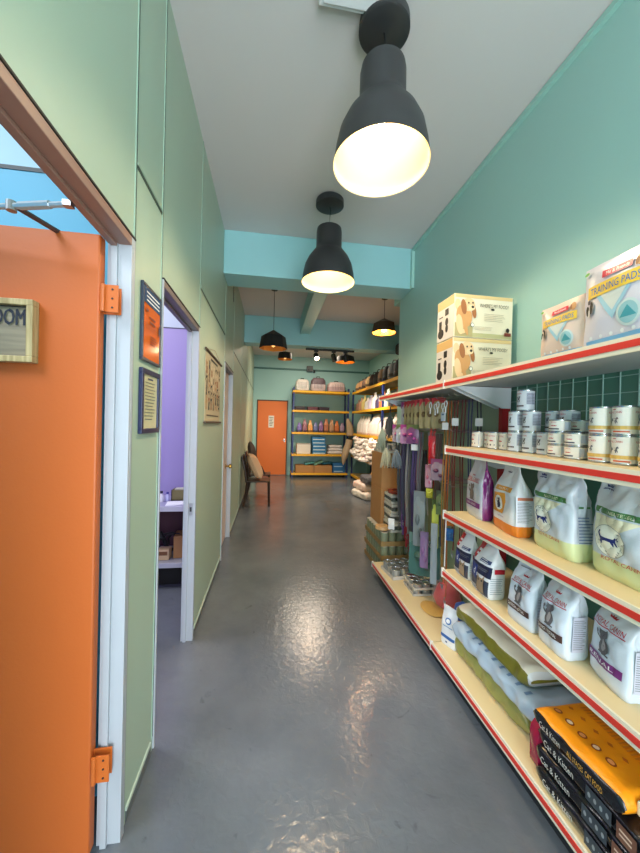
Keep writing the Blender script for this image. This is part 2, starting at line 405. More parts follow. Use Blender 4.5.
for i in range(6): p.rect(-.035 + .01 * (i % 2), .08 - .015 * (i % 3), 1.64 - i * .045, 1.655 - i * .045, M((60, 60, 64), .8))
p.build('print', nt_)

# wall sensor above the track light
a = MB().mat(M((88, 92, 92), .5)); a.box(1.0, 1.18, YB - .11, YB - .03, 3.0, 3.16); a.mat(BLACK); a.cyl((1.05, YB - .11, 3.03), .03, .02, 12); a.box(1.2, 1.25, YB - .09, YB, 2.98, 3.05)
tag(a.build('wall_sensor', bevel=.01), 'small grey box on the back wall above the tall shelving', 'sensor')

# ------------------------------------------------------------------ framed notices, hanging chart
def board(name, label, cat, y0, y1, z0, z1, fm, fwid, dep=.018, tilt=0):
    t = thing(name, label, cat, (XL, (y0 + y1) / 2, z0))
    hw = (y1 - y0) / 2; hh = z1 - z0
    a = MB().mat(fm)
    for ya, yb, za, zb in ((-hw, hw, 0, fwid), (-hw, hw, hh - fwid, hh), (-hw, -hw + fwid, fwid, hh - fwid), (hw - fwid, hw, fwid, hh - fwid)):
        a.box(0.001, dep * .7, ya, yb, za, zb)
    a.build('frame', t, bevel=.002)
    return t, hw, hh
NAVY = M((26, 34, 74), .3)
t, hw, hh = board('notice_frame', 'dark framed orange notice on the wall, above the certificate', 'frame', 1.372, 1.585, 1.73, 2.03, M((44, 52, 70), .3), .012)
a = MB().mat(M((226, 104, 30), .12)); a.box(.002, .010, -hw + .012, hw - .012, .012, hh - .012); a.build('panel', t)
p = Print(lambda u, v, o: (.010 + o, u, v)); p.rect(-hw + .012, hw - .012, hh - .075, hh - .012, M((64, 84, 118), .2))
LW = M((220, 224, 230), .5); DKO = M((120, 44, 20), .6)
for i in range(3): p.rect(-.07, .08, hh - .032 - i * .016, hh - .026 - i * .016, LW)
p.rect(-.04, .03, .175, .183, DKO); p.rect(-.035, .03, .155, .165, DKO); p.rect(-.08, .09, .13, .131, DKO); p.lines(-.03, .05, .07, .11, 4, DKO); p.ell(.08, .15, .01, .024, M((70, 70, 90), .4))
p.rect(-.08, -.055, .195, .205, DKO); p.lines(-.08, .08, .135, .15, 2, DKO, .2)
p.build('print', t)
t, hw, hh = board('certificate_frame', 'navy framed printed certificate on the wall, below the orange notice', 'frame', 1.372, 1.580, 1.445, 1.700, NAVY, .02, .022)
a = MB().mat(M((206, 200, 160), .25)); a.box(.002, .008, -hw + .02, hw - .02, .02, hh - .02); a.build('paper', t)
p = Print(lambda u, v, o: (.008 + o, u, v)); p.lines(-.06, .06, .05, .21, 12, M((110, 112, 100), .6), .3); p.rect(-.03, .03, .215, .222, M((60, 70, 90), .6)); p.build('print', t)
# scroll chart
t = thing('wall_chart', 'cream wall chart with pictures of animals, hung between two doors', 'poster', (XL, 3.02, 1.49))
a = MB().mat(M((190, 176, 146), .7, var=.05)); a.box(.002, .006, -.37, .39, 0, .56); a.build('sheet', t)
for z in (.0, .555):
    a = MB().mat(M((70, 50, 36), .5)); a.tube([(.012, -.40, z), (.012, .42, z)], .009)
    a.build('rod', t)
a = MB().mat(M((150, 130, 100), .6)); a.tube([(.01, -.36, .56), (.012, .01, .62), (.01, .38, .56)], .002, 5); a.build('cord', t)
p = Print(lambda u, v, o: (.006 + o, u, v)); random.seed(3)
cols = [M(c, .7) for c in ((60, 52, 46), (150, 90, 60), (216, 200, 170), (100, 84, 70), (180, 140, 100), (40, 40, 46))]
p.rect(-.15, .2, .505, .525, cols[0])
for r in range(7):
    for q in range(7):
        u = -.31 + q * .105 + random.uniform(-.01, .01); v = .13 + r * .055
        m = random.choice(cols); sc = random.uniform(.045, .06)
        p.poly(CAT if random.random() < .5 else SITCAT, m, u, v, sc * random.choice((1, 1, -1)) * 1.3, sc); p.k -= 1
p.k += 1
p.rect(-.3, .3, .05, .062, cols[3]); p.build('print', t)

# ------------------------------------------------------------------ purple room contents
a = MB(); dk = thing('work_counter', 'grey counter with a low shelf inside the purple room', 'counter', (-1.6, 3.14, 0))
a.mat(M((150, 150, 178), .3)); a.box(-1.6, .98, 0, .48, .715, .735); a.mat(M((206, 208, 216), .4)); a.box(-1.6, .98, -.012, 0, .695, .737); a.build('counter_top', dk)
a = MB().mat(M((150, 152, 160), .35)); a.box(-1.6, .98, .0, .46, .21, .235); a.mat(M((190, 194, 202), .4)); a.box(-1.6, .98, -.01, 0, .195, .237); a.build('shelf', dk)
a = MB().mat(M((82, 48, 58), .6)); a.box(-1.6, .98, .44, .46, .235, .715); a.build('back_panel', dk)
for x in (-1.58, .955):
    a = MB().mat(M((70, 60, 66), .5)); a.box(x, x + .022, .01, .44, 0, .195); a.box(x, x + .022, .01, .44, .235, .695); a.build('side_panel', dk)
a = MB().mat(BLACK); a.box(-1.55, .95, .1, .12, 0, .195); a.build('kick_panel', dk)
t = thing('cardboard_box', 'brown cardboard box on the low shelf of the purple room counter', 'box', (-.73, 3.34, .237), .1)
a = MB().mat(CARD); a.box(-.13, .10, -.09, .09, 0, .20); a.build('carton', t, bevel=.003)
a = MB().mat(M((200, 170, 120), .4)); a.box(-.02, .02, -.0915, .0915, -.0, .2012); a.build('packing_tape', t)
t = MB().mat(M((206, 176, 136), .6)); t.box(-.98, -.88, 3.2, 3.3, .237, .33); t.mat(M((120, 80, 50), .6)); t.box(-.97, -.89, 3.198, 3.3, .28, .315)
tag(t.build('carton_box', bevel=.003), 'small pale box left of the cardboard box under the counter', 'box')
t = MB().mat(BLACK); pts = [(-.92 + .1 * cos(k * .7) + .004 * k, 3.33 + .03 * sin(k * .9), .36 + .08 * sin(k * .7)) for k in range(24)]
t.tube(pts, .008, 6); t.tube([(-.9, 3.3, .244), (-.95, 3.33, .36), (-1.0, 3.34, .45)], .02, 8)
tag(t.build('cable_coil'), 'black coiled cable on the shelf under the counter', 'cable')
t = MB().mat(WHITE); t.lathe([(1e-4, 0), (.03, 0), (.034, .02), (.02, .05), (.028, .075), (1e-4, .09)], (-.71, 3.32, .438), 14)
tag(t.build('crumpled_cloth', smooth=True), 'white crumpled cloth on top of the cardboard box under the counter', 'cloth')
def bottle(loc, r, hh, bm, cm, label, name='small_bottle'):
    t = thing(name, label, 'bottle', loc)
    a = MB().mat(bm); a.lathe([(1e-4, 0), (r, 0), (r, hh * .6), (r * .45, hh * .76), (r * .45, hh * .8)], n=16); a.build('bottle_body', t, smooth=True)
    a = MB().mat(cm); a.lathe([(r * .5, hh * .79), (r * .55, hh), (1e-4, hh)], n=16); a.build('cap', t, smooth=True); return t
bottle((-1.06, 3.36, .736), .022, .07, M((216, 80, 130), .4), WHITE, 'pink bottle on the counter, furthest left in the doorway')
bottle((-.99, 3.33, .736), .022, .10, M((225, 225, 230), .4), M((30, 26, 50), .4), 'white bottle with dark cap on the purple room counter')
bottle((-.945, 3.36, .736), .02, .085, M((190, 190, 230), .3), M((60, 60, 150), .4), 'lilac bottle beside the dark capped bottle on the counter')
bottle((-.80, 3.52, .736), .032, .18, M((236, 236, 236), .3), WHITE, 'tall white bottle behind the small tray on the counter')
t = thing('counter_tray', 'olive brown open box standing on the purple room counter', 'tray', (-.84, 3.43, .736))
a = MB().mat(M((120, 112, 70), .6)); a.box(-.075, .075, -.06, .06, 0, .01); a.box(-.075, .075, -.06, -.052, 0, .10); a.box(-.075, .075, .052, .06, 0, .10); a.box(-.075, -.067, -.06, .06, 0, .10); a.box(.067, .075, -.06, .06, 0, .10); a.build('box_body', t)
a = MB().mat(M((190, 190, 170), .6)); a.box(-.05, .05, -.04, .04, .01, .108); a.build('paper_stack', t)
t = MB().mat(M((232, 234, 238), .7)); t.box(-.92, -.74, 3.17, 3.33, .736, .742, rz=.15); t.box(-.89, -.76, 3.18, 3.3, .742, .747, rz=-.1)
tag(t.build('loose_papers'), 'white papers lying near the edge of the counter', 'paper')

# ------------------------------------------------------------------ pendant lamps
CHAR = M((46, 46, 48), .45, bump=.02); SHIN = M((244, 232, 186), .6)
def bulbmat(s, c=(255, 214, 150)): return M(c, .4, emit=s)
def big_pendant(loc, label, drop, bulb_e):
    t = thing('pendant_lamp', label, 'lamp', loc, group='large bell shaped pendant lamps')
    a = MB().mat(CHAR); a.lathe([(1e-4, 0), (.105, 0), (.118, -.012), (.12, -.055), (.11, -.062), (1e-4, -.062)], n=40); a.build('ceiling_rose', t, smooth=True)
    a = MB().mat(BLACK); a.tube([(0, 0, -.062), (.006, 0, -.10), (-.004, .004, -drop - .03)], .004, 6); a.build('cord', t)
    z = -drop
    prof = [(1e-4, 0), (.085, 0), (.103, -.012), (.108, -.04), (.109, -.16), (.112, -.185), (.135, -.215), (.17, -.262), (.20, -.325), (.216, -.40), (.2235, -.455), (.226, -.47)]
    a = MB().mat(CHAR); a.lathe([(r, z + q) for r, q in prof], n=56)
    a.mat(SHIN); a.lathe([(.226, z - .47), (.2215, z - .466), (.212, z - .40), (.196, z - .325), (.166, z - .265), (.13, z - .218), (.108, z - .187), (.104, z - .16), (.1, z - .05), (1e-4, z - .045)], n=56)
    a.build('lamp_shade', t, smooth=True)
    a = MB().mat(BLACK); a.cyl((0, 0, z - .13), .022, .085, 16); a.build('bulb_holder', t)
    a = MB().mat(bulbmat(bulb_e)); a.lathe([(1e-4, z - .27), (.02, z - .265), (.037, z - .24), (.042, z - .21), (.034, z - .175), (.02, z - .14), (.018, z - .13)], n=20); a.build('bulb', t, smooth=True)
    return t
big_pendant((.49, 1.562, ZC), 'large charcoal bell pendant lamp hanging nearest, at the top of the photo', .215, 130)
big_pendant((.46, 2.871, ZC), 'charcoal bell pendant lamp hanging just in front of the teal beam', .24, 130)

def facet_pendant(loc, label, r, hh, drop, bulb_e, outer, inner, n=6, group=None, roof=.35):
    t = thing('pendant_lamp', label, 'lamp', loc, group=group)
    a = MB().mat(BLACK); a.cyl((0, 0, -.025), .045, .025, 20); a.build('ceiling_rose', t)
    a = MB().mat(BLACK); a.tube([(0, 0, -.025), (0, 0, -drop)], .004, 6); a.build('cord', t)
    a = MB().mat(outer); z = -drop
    a.lathe([(.02, z), (r * .86, z - hh * roof), (r, z - hh)], n=n)
    a.mat(inner); a.lathe([(r, z - hh), (r * .97, z - hh), (r * .83, z - hh * roof - .01), (.018, z - .012)], n=n)
    a.build('lamp_shade', t, smooth=n > 12)
    a = MB().mat(bulbmat(bulb_e, (255, 190, 110)) if bulb_e else M((240, 220, 180), .3)); a.lathe([(1e-4, z - hh * .93), (.028, z - hh * .85), (.038, z - hh * .7), (.025, z - hh * .5), (.014, z - hh * .4)], n=16); a.build('bulb', t, smooth=True)
    return t
COP = M((206, 140, 60), .35, metal=.3)
facet_pendant((.015, 4.9, ZC), 'large black faceted pendant lamp hanging at the left beyond the beam', .20, .26, .60, 2, BLACK, COP, 8)
facet_pendant((.29, 7.6, ZC), 'small black drum pendant lamp hanging behind the faceted black lamp', .165, .18, .32, 2, BLACK, COP, 24, roof=.2)
facet_pendant((1.655, 4.9, ZC), 'brown geometric pendant lamp glowing near the right wall corner', .185, .21, .32, 260, M((60, 44, 30), .4), M((230, 170, 90), .4), 8)
facet_pendant((1.72, 7.85, ZC), 'dark cone pendant lamp with gold lining beside the track spotlights', .23, .20, .25, 14, BLACK, M((250, 176, 60), .4), 24)

# track with spot heads
t = thing('track_light', 'black ceiling track with three spotlight heads over the aisle', 'lamp', (1.10, 6.40, 2.898))
a = MB().mat(BLACK); a.box(-.47, .47, -.02, .02, 0, .0315); a.build('track_rail', t)
for i, (x, lx, ly) in enumerate(((-.27, .03, -.16), (.07, .06, -.02), (.30, .08, .04))):
    a = MB().mat(BLACK); a.box(x - .04, x + .04, -.02, .02, -.03, 0); a.tube([(x, 0, -.03), (x, 0, -.09)], .008, 8)
    d = Vector((lx, ly, -.2)).normalized(); q = Vector((0, 0, -1)).rotation_difference(d).to_matrix()
    p0 = Vector((x, 0, -.10)) - d * .05
    a.lathe([(1e-4, 0), (.035, 0), (.045, -.02), (.05, -.14), (.046, -.14), (.042, -.12)], tuple(p0), 20, rot=q)
    s = a.build('spot_head', t, smooth=True)
    a = MB().mat(bulbmat(330, (255, 214, 170)) if i == 0 else M((60, 60, 62), .3)); a.lathe([(.044, -.125), (1e-4, -.13 if i else -.155)], tuple(p0), 16, rot=q)
    a.build('spot_lens', s)

# ceiling fixture right above
t = thing('ceiling_fixture', 'white flat ceiling light fixture beside the nearest pendant lamp', 'lamp', (.17, .30, ZC))
a = MB().mat(M((228, 230, 234), .4)); a.box(0, .30, 0, 1.23, -.035, -.0005); a.build('fixture_body', t, bevel=.004)
a = MB().mat(M((240, 240, 244), .3)); a.box(.02, .28, .02, 1.21, -.045, -.035); a.build('diffuser', t, bevel=.004)

# ------------------------------------------------------------------ shelving along the right wall
g = thing('gondola_shelving', 'red edged shop shelving with cream shelves along the right wall', 'shelving', (0, 0, 0))
def shelf_part(name, x0, z, y0, y1, th=.03, lip=True, board=CREAM):
    a = MB().mat(board); a.box(x0, 1.445, y0, y1, z - th, z); s = a.build(name, g)
    if lip:
        b = MB().mat(M((236, 228, 206), .4)); b.box(x0 - .008, x0, y0, y1, z - .045, z + .004)
        b.mat(RED); b.box(x0 - .0105, x0 - .008, y0, y1, z - .031, z - .010)
        b.mat(WHITE); b.box(x0 - .012, x0 + .004, y1, y1 + .012, z - .046, z + .006)
        b.build('price_rail', s)
    return s
XF = 1.035
shelf_part('base_shelf', XF - .0, .15, .2, 1.975); shelf_part('base_shelf', XF - .0, .15, 1.985, 3.21)
for z in (.655, 1.0, 1.385): shelf_part('shelf', XF + .005, z, .2, 1.87)
GREYM = M((170, 176, 180), .45)
shelf_part('top_shelf', XF, 1.775, .2, 1.90, .025, board=GREYM); shelf_part('top_shelf', XF, 1.775, 1.915, 3.12, .025, board=GREYM)
a = MB().mat(M((32, 36, 40), .5)); a.box(XF + .05, 1.44, .2, 3.2, 0, .118); a.build('kick_plate', g)
DGR = M((72, 122, 106), .3); LNE = M((150, 186, 176), .5)
a = MB().mat(DGR); a.box(1.455, 1.47, .2, 1.88, .15, 1.76); a.mat(LNE)
y = .25
while y < 1.86: a.box(1.4515, 1.455, y, y + .004, 1.40, 1.75); y += .075
for z in (1.45, 1.52, 1.59, 1.66, 1.73): a.box(1.4525, 1.455, .2, 1.88, z, z + .003)
a.build('back_panel', g)
a = MB().mat(M((150, 176, 150), .5)); a.box(1.46, 1.47, 1.92, 3.2, .15, 1.76); a.build('back_panel', g)
for y in (.25, 1.885, 3.17):
    a = MB().mat(M((150, 24, 26), .4)); a.box(1.40, 1.455, y, y + .03, 0, 1.80); a.build('upright', g)
for y in (1.862, 1.925, 3.10):
    a = MB().mat(M((206, 212, 216), .4))
    a.prism([(XF + .03, 1.745), (1.44, 1.745), (1.44, 1.62), (1.38, 1.62), (XF + .10, 1.715)], lambda x, z, y=y: (x, y, z), lambda x, z, y=y: (x, y + .004, z)); a.build('bracket', g)
for z in (1.355, .97, .625):
    a = MB().mat(M((206, 212, 216), .4)); a.prism([(XF + .03, z), (1.44, z), (1.44, z - .10), (1.36, z - .10), (XF + .08, z - .02)], lambda x, q: (x, 1.862, q), lambda x, q: (x, 1.866, q)); a.build('bracket', g)
for z in (1.0, .655):   # white wire edge guards at the shelf ends
    a = MB().mat(M((220, 220, 220), .4, metal=.4)); a.tube([(XF + .01, 1.87, z), (XF + .01, 1.875, z - .33)], .003, 6)
    if z > .9: a.build('edge_wire', g)

# ------------------------------------------------------------------ bags
FILM = dict(rough=.3, bump=.12, bscale=18)
def bag(far, near, z, hh, d, label, body, side=None, band=None, bandh=0, name='pet_food_bag', neck=.8, sh=.62, lean=.0, seed=0, prints=None, group=None, cat='bag', flop=0., wr=1., flat=.10, ds=.52):
    f, n_ = Vector(far), Vector(near); dr = (n_ - f).normalized(); wd = (n_ - f).length; pr = Vector((-dr.y, dr.x))
    c = (f + n_) / 2 + pr * d / 2
    rz = math.atan2(dr.y, dr.x)
    t = thing(name, label, cat, (c.x, c.y, z + .001), rz, group)
    def W(v):
        a = wd / 2
        if v < .04: return a * (.95 + .05 * v / .04)
        if v < sh: return a * (1 + .015 * sin(v * 7))
        q = min(1, (v - sh) / (.92 - sh)); q = q * q * (3 - 2 * q)
        return a * (1 - (1 - neck) * q)
    def D(v):
        a = d / 2
        if v < .05: return a * (.86 + .14 * v / .05)
        if v < ds: return a * (1 + .05 * sin(PI * v / ds))
        q = min(1, (v - ds) / (1 - flat - ds)); q = q * q * (3 - 2 * q)
        return max(.003, a * (1 - q) + .003)
    def crease(x, zz, s, _r=lambda q: 1 - 2 * abs(q) ** .6):
        v = zz / hh
        k = noise.noise(Vector((x * 10 + seed * 3.1, zz * 7, s * 5 + seed))) * .010 * wr
        k += _r(noise.noise(Vector((x * 13 + zz * 9 + seed, zz * 7 - x * 6, s + seed)))) * .0034 * wr
        k += _r(noise.noise(Vector((x * 20 - zz * 12 + seed * 2, zz * 12 + x * 9, s + 3.3 + seed)))) * .0022 * wr
        return k * (.35 + v) * (1 if v < .93 else .35)
    def off(v):
        return lean * v * v + (flop * max(0, v - .8) ** 2 * 25)
    def front(x, zz, o=0):
        v = min(max(zz / hh, 0), 1); s = min(.995, abs(x) / W(v)); pw = 4 - 1.6 * v
        y = -D(v) * (1 - s ** pw) ** (1 / pw) + crease(x, zz, 0) * (1 - s ** 4)
        return (x, y + off(v) - o, zz)
    N = 72; L = 46
    vs = []; 
    lv = [i / L for i in range(L + 1)]
    if bandh: lv = sorted(set(lv + [bandh / hh - .0005, bandh / hh + .0005]))
    for v in lv:
        pw = 4 - 1.6 * v
        for i in range(N):
            a = 2 * PI * i / N; ca, sa = cos(a), sin(a)
            r = (abs(ca) ** pw + abs(sa) ** pw) ** (-1 / pw)
            x = W(v) * r * ca; y = D(v) * r * sa; s = min(1, abs(x) / W(v))
            y += crease(x, v * hh, 0 if sa < 0 else 1) * (1 - s ** 4)
            if abs(ca) > .75: x -= (crease(y * 3 + 2, v * hh, 3) * 1.0 + D(v) * .12) * math.copysign(1, ca) * (abs(ca) - .75) * 4
            vs.append((x, y + off(v), v * hh))
    a = MB(); o = 0; a.v = vs
    mats = {'body': body, 'side': side or body, 'band': band or body}
    for k in range(len(lv) - 1):
        for i in range(N):
            am = 2 * PI * (i + .5) / N; vm = (lv[k] + lv[k + 1]) / 2
            m = 'band' if (band and vm * hh < bandh) else ('side' if (abs(cos(am)) > .80 and vm < .97) else 'body')
            a.mat(mats[m]); j = (i + 1) % N
            a.f.append((k * N + i, k * N + j, (k + 1) * N + j, (k + 1) * N + i)); a.m.append(a.mi)
    a.mat(mats['band'] if band else body); a.f.append(tuple(range(N))[::-1]); a.m.append(a.mi)
    a.mat(body); a.f.append(tuple((len(lv) - 1) * N + i for i in range(N))); a.m.append(a.mi)
    a.build('bag_body', t, smooth=True)
    if prints:
        p = Print(front, .011); p.base = .0018; prints(p, wd, hh); p.build('front_print', t)
        def sidef(u, v, o):
            vv = min(max(v / hh, 0), 1); return (W(vv) * .995 - D(vv) * .06 + o + .001, u + off(vv), v)
        if getattr(prints, 'sidep', None):
            q = Print(sidef, .015); prints.sidep(q, d, hh); q.build('side_print', t)
    return t

SIL = M((206, 210, 218), .3, bump=.3, bscale=22); SILW = M((230, 232, 236), .3, bump=.25, bscale=22); SILB = M((212, 220, 232), .27, bump=.3, bscale=20)
RCR = M((186, 30, 50), .4); TXT = M((50, 50, 60), .5); GRY = M((120, 124, 132), .5)
BLU = M((28, 42, 112), .4); GRN = M((70, 122, 70), .4); LGR = M((212, 220, 168), .35, bump=.1, bscale=18); BRN = M((74, 50, 46), .4); PUR = M((120, 46, 118), .4); WHT = M((240, 240, 240), .4)
NVY = M((30, 34, 66), .4); GLD = M((222, 150, 50), .4); PALE = M((232, 226, 196), .4)

def p_rc_small(band, word):
    def f(p, w, h_):
        p.poly(CROWN, RCR, 0, h_ * .745, w * .16, h_ * .04)
        p.text('ROYAL CANIN', w * .02, h_ * .66, h_ * .055, RCR, w=w * .64)
        p.rect(-w * .38, w * .38, h_ * .612, h_ * .622, RCR)
        draw_cat(p, -w * .04, h_ * .455, w * .52, h_ * .27, M((92, 88, 92), .5), M((156, 150, 150), .5))
        p.rect(-w * .42, w * .40, h_ * .20, h_ * .29, band)
        p.text(word, -w * .05, h_ * .245, h_ * .042, WHT, w=w * .62)
        p.lines(-w * .3, w * .1, h_ * .83, h_ * .86, 1, GRY)
    def s(q, d, h_): q.rect(-d * .25, d * .25, h_ * .12, h_ * .55, M((196, 196, 212), .4)); q.lines(-d * .22, d * .22, h_ * .15, h_ * .52, 16, GRY, .35)
    f.sidep = s
    return f
def p_green(p, w, h_):
    p.rect(-w * .36, w * .36, h_ * .615, h_ * .672, GRN, slant=0); p.text('NEUTERED', w * .05, h_ * .643, h_ * .028, PALE, w=w * .3)
    p.poly([(-.40, 0), (.3, 0), (.05, -.2), (-.18, -.32), (-.4, -.34)], PALE, 0, h_ * .60, w * .9, h_ * .55)
    p.ell(-w * .15, h_ * .36, w * .215, h_ * .155, M((160, 160, 150), .5), 28); p.ell(-w * .15, h_ * .36, w * .207, h_ * .149, M((238, 236, 222), .4), 28)
    p.poly(CAT, BLU, -w * .15, h_ * .37, w * .22, h_ * .105)
    p.text('VET', -w * .17, h_ * .225, h_ * .014, RCR); p.text('ROYAL CANIN', 0, h_ * .185, h_ * .036, RCR, w=w * .52)
    p.poly(CROWN, BLU, -w * .28, h_ * .87, w * .12, h_ * .04); p.poly(CROWN, BLU, -w * .28, h_ * .84, w * .16, -h_ * .02)
def _gs(q, d, h_): q.rect(-d * .2, d * .2, h_ * .58, h_ * .60, GRN); q.lines(-d * .25, d * .25, h_ * .2, h_ * .5, 9, M((90, 110, 150), .5), .3)
p_green.sidep = _gs
def p_purple(p, w, h_):
    p.text('ROYAL CANIN', -w * .02, h_ * .60, h_ * .055, RCR, w=w * .66); p.rect(-w * .38, w * .36, h_ * .56, h_ * .568, RCR)
    draw_cat(p, -w * .02, h_ * .40, w * .46, h_ * .26, M((120, 104, 96), .5)); p.rect(-w * .4, w * .42, h_ * .17, h_ * .25, PUR)
    p.text('SENIOR CONSULT', 0, h_ * .21, h_ * .035, WHT, w=w * .5); p.poly(CROWN, RCR, -w * .02, h_ * .66, w * .14, h_ * .03)
def p_orange(p, w, h_):
    p.rect(-w * .22, w * .30, h_ * .575, h_ * .64, GLD); p.text('MATURE', w * .04, h_ * .607, h_ * .026, WHT, w=w * .3)
    p.poly([(-.5, -.5), (.3, -.5), (.5, .1), (.42, .5), (-.3, .42), (-.5, .1)], GLD, -w * .1, h_ * .40, w * .5, h_ * .30)
    p.ell(-w * .10, h_ * .39, w * .15, h_ * .105, WHT); draw_cat(p, -w * .10, h_ * .39, w * .22, h_ * .15, NVY)
    p.text('satisfaction', 0, h_ * .215, h_ * .026, PUR); p.poly(CROWN, NVY, -w * .02, h_ * .84, w * .12, h_ * .03)
def _os(q, d, h_):
    q.rect(-d * .42, d * .42, h_ * .16, h_ * .56, M((226, 228, 238), .4)); q.rect(-d * .35, d * .35, h_ * .50, h_ * .54, M((196, 120, 90), .4)); q.lines(-d * .35, d * .35, h_ * .2, h_ * .48, 14, GRY, .3)
p_orange.sidep = _os
def p_hills(p, w, h_):
    p.rect(-w * .44, w * .44, h_ * .03, h_ * .30, M((60, 66, 84), .4)); p.rect(-w * .47, w * .47, h_ * .36, h_ * .56, NVY)
    p.poly([(-.5, -.3), (.1, -.5), (.18, .42), (-.5, .5)], M((40, 60, 130), .4), -w * .12, h_ * .37, w * .5, h_ * .28)
    p.text('d', -w * .18, h_ * .37, h_ * .11, WHT); p.lines(0, w * .42, h_ * .44, h_ * .53, 3, GRY, .3)
    p.poly([(-.5, -.5), (.1, -.5), (.3, .5), (-.25, .5)], RCR, -w * .25, h_ * .735, w * .5, h_ * .27); p.rect(-w * .3, -w * .14, h_ * .72, h_ * .76, WHT); p.rect(-w * .27, -w * .17, h_ * .66, h_ * .69, WHT)
    p.rect(w * .04, w * .42, h_ * .60, h_ * .66, M((44, 62, 110), .4)); p.lines(w * .06, w * .38, h_ * .60, h_ * .66, 2, WHT, .25)
    p.poly([(-.5, -.6), (.5, -.6), (.4, .1), (.45, .6), (.2, .35), (-.15, .35), (-.4, .6), (-.42, .1)], M((150, 128, 104), .6), w * .16, h_ * .22, w * .34, h_ * .26)
    p.ell(w * .09, h_ * .27, w * .03, h_ * .018, M((40, 40, 30), .4)); p.ell(w * .22, h_ * .27, w * .03, h_ * .018, M((40, 40, 30), .4))
    p.lines(-w * .44, w * .1, h_ * .05, h_ * .14, 3, WHT, .3)
def _hs(q, d, h_): q.rect(-d * .2, d * .3, h_ * .46, h_ * .54, RCR); q.lines(-d * .4, d * .3, h_ * .1, h_ * .4, 8, M((150, 160, 175), .5), .25)
p_hills.sidep = _hs

bag((1.158, 1.87), (1.118, 1.655), 1.0, .352, .085, 'silver cat food bag with shiny purple side, far end of the third shelf', SIL, side=M((128, 44, 118), .22, bump=.2, bscale=30), prints=p_purple, seed=1, neck=.74, sh=.55, lean=.0)
bag((1.149, 1.615), (1.108, 1.39), 1.0, .342, .10, 'silver cat food bag with orange label and orange bottom', SILW, band=M((226, 128, 40), .3, bump=.1), bandh=.05, prints=p_orange, seed=2, neck=.62, sh=.52, lean=-.005)
bag((1.142, 1.335), (1.123, 1.105), 1.0, .353, .115, 'large pale green bottomed bag with running cat, beside the orange labelled bag', SILB, band=LGR, bandh=.07, side=M((196, 202, 214), .3, bump=.1), prints=p_green, seed=3, neck=.97, sh=.8, ds=.62, flat=.04, wr=2.2, lean=-.03)
bag((1.150, 1.075), (1.137, .81), 1.0, .353, .13, 'large green bottomed cat food bag cut off by the right edge of the photo', SILB, band=LGR, bandh=.07, prints=p_green, seed=4, neck=.97, sh=.8, ds=.62, flat=.04, wr=2.2, lean=-.03)
bag((1.090, 1.86), (1.088, 1.705), .655, .265, .08, 'white bag with navy band, small and furthest back on the second shelf', SILW, prints=p_hills, seed=5, neck=.7, sh=.6, lean=.02)
bag((1.083, 1.685), (1.066, 1.502), .655, .28, .10, 'white bag with navy band and red corner, beside the silver cat bags', SILW, prints=p_hills, seed=6, neck=.7, sh=.6, lean=.02)
bag((1.075, 1.395), (1.075, 1.235), .655, .275, .09, 'silver cat food bag with brown band, partly behind its twin', SILB, prints=p_rc_small(BRN, 'GASTROINTESTINAL'), seed=7, neck=.86, sh=.72, ds=.58, flat=.06, lean=.02, wr=1.6)
bag((1.080, 1.222), (1.072, 1.072), .655, .295, .11, 'silver cat food bag with brown band, middle of the three silver ones', SILB, prints=p_rc_small(BRN, 'GASTROINTESTINAL'), seed=8, neck=.86, sh=.72, ds=.58, flat=.06, lean=.02, wr=1.6)
bag((1.142, 1.060), (1.095, .885), .655, .30, .11, 'silver cat food bag with purple band at the right edge of the photo', SILB, prints=p_rc_small(PUR, 'RENAL'), seed=9, neck=.86, sh=.72, ds=.58, flat=.06, lean=.02, wr=1.6)
def p_small(p, w, h_):
    p.ell(0, h_ * .66, w * .18, h_ * .08, M((60, 110, 180), .4)); p.ell(0, h_ * .66, w * .12, h_ * .05, WHT); p.rect(-w * .3, w * .3, h_ * .5, h_ * .53, M((120, 160, 200), .4)); p.rect(-w * .45, w * .45, h_ * .2, h_ * .28, M((50, 100, 170), .4))
    p.rect(-w * .1, w * .02, h_ * .1, h_ * .14, M((30, 60, 120), .4))
bag((1.085, 1.98), (1.125, 1.872), .15, .235, .05, 'small white and blue sachet standing at the end of the bottom shelf', SILW, prints=p_small, seed=10, neck=.95, sh=.8, name='treat_bag')

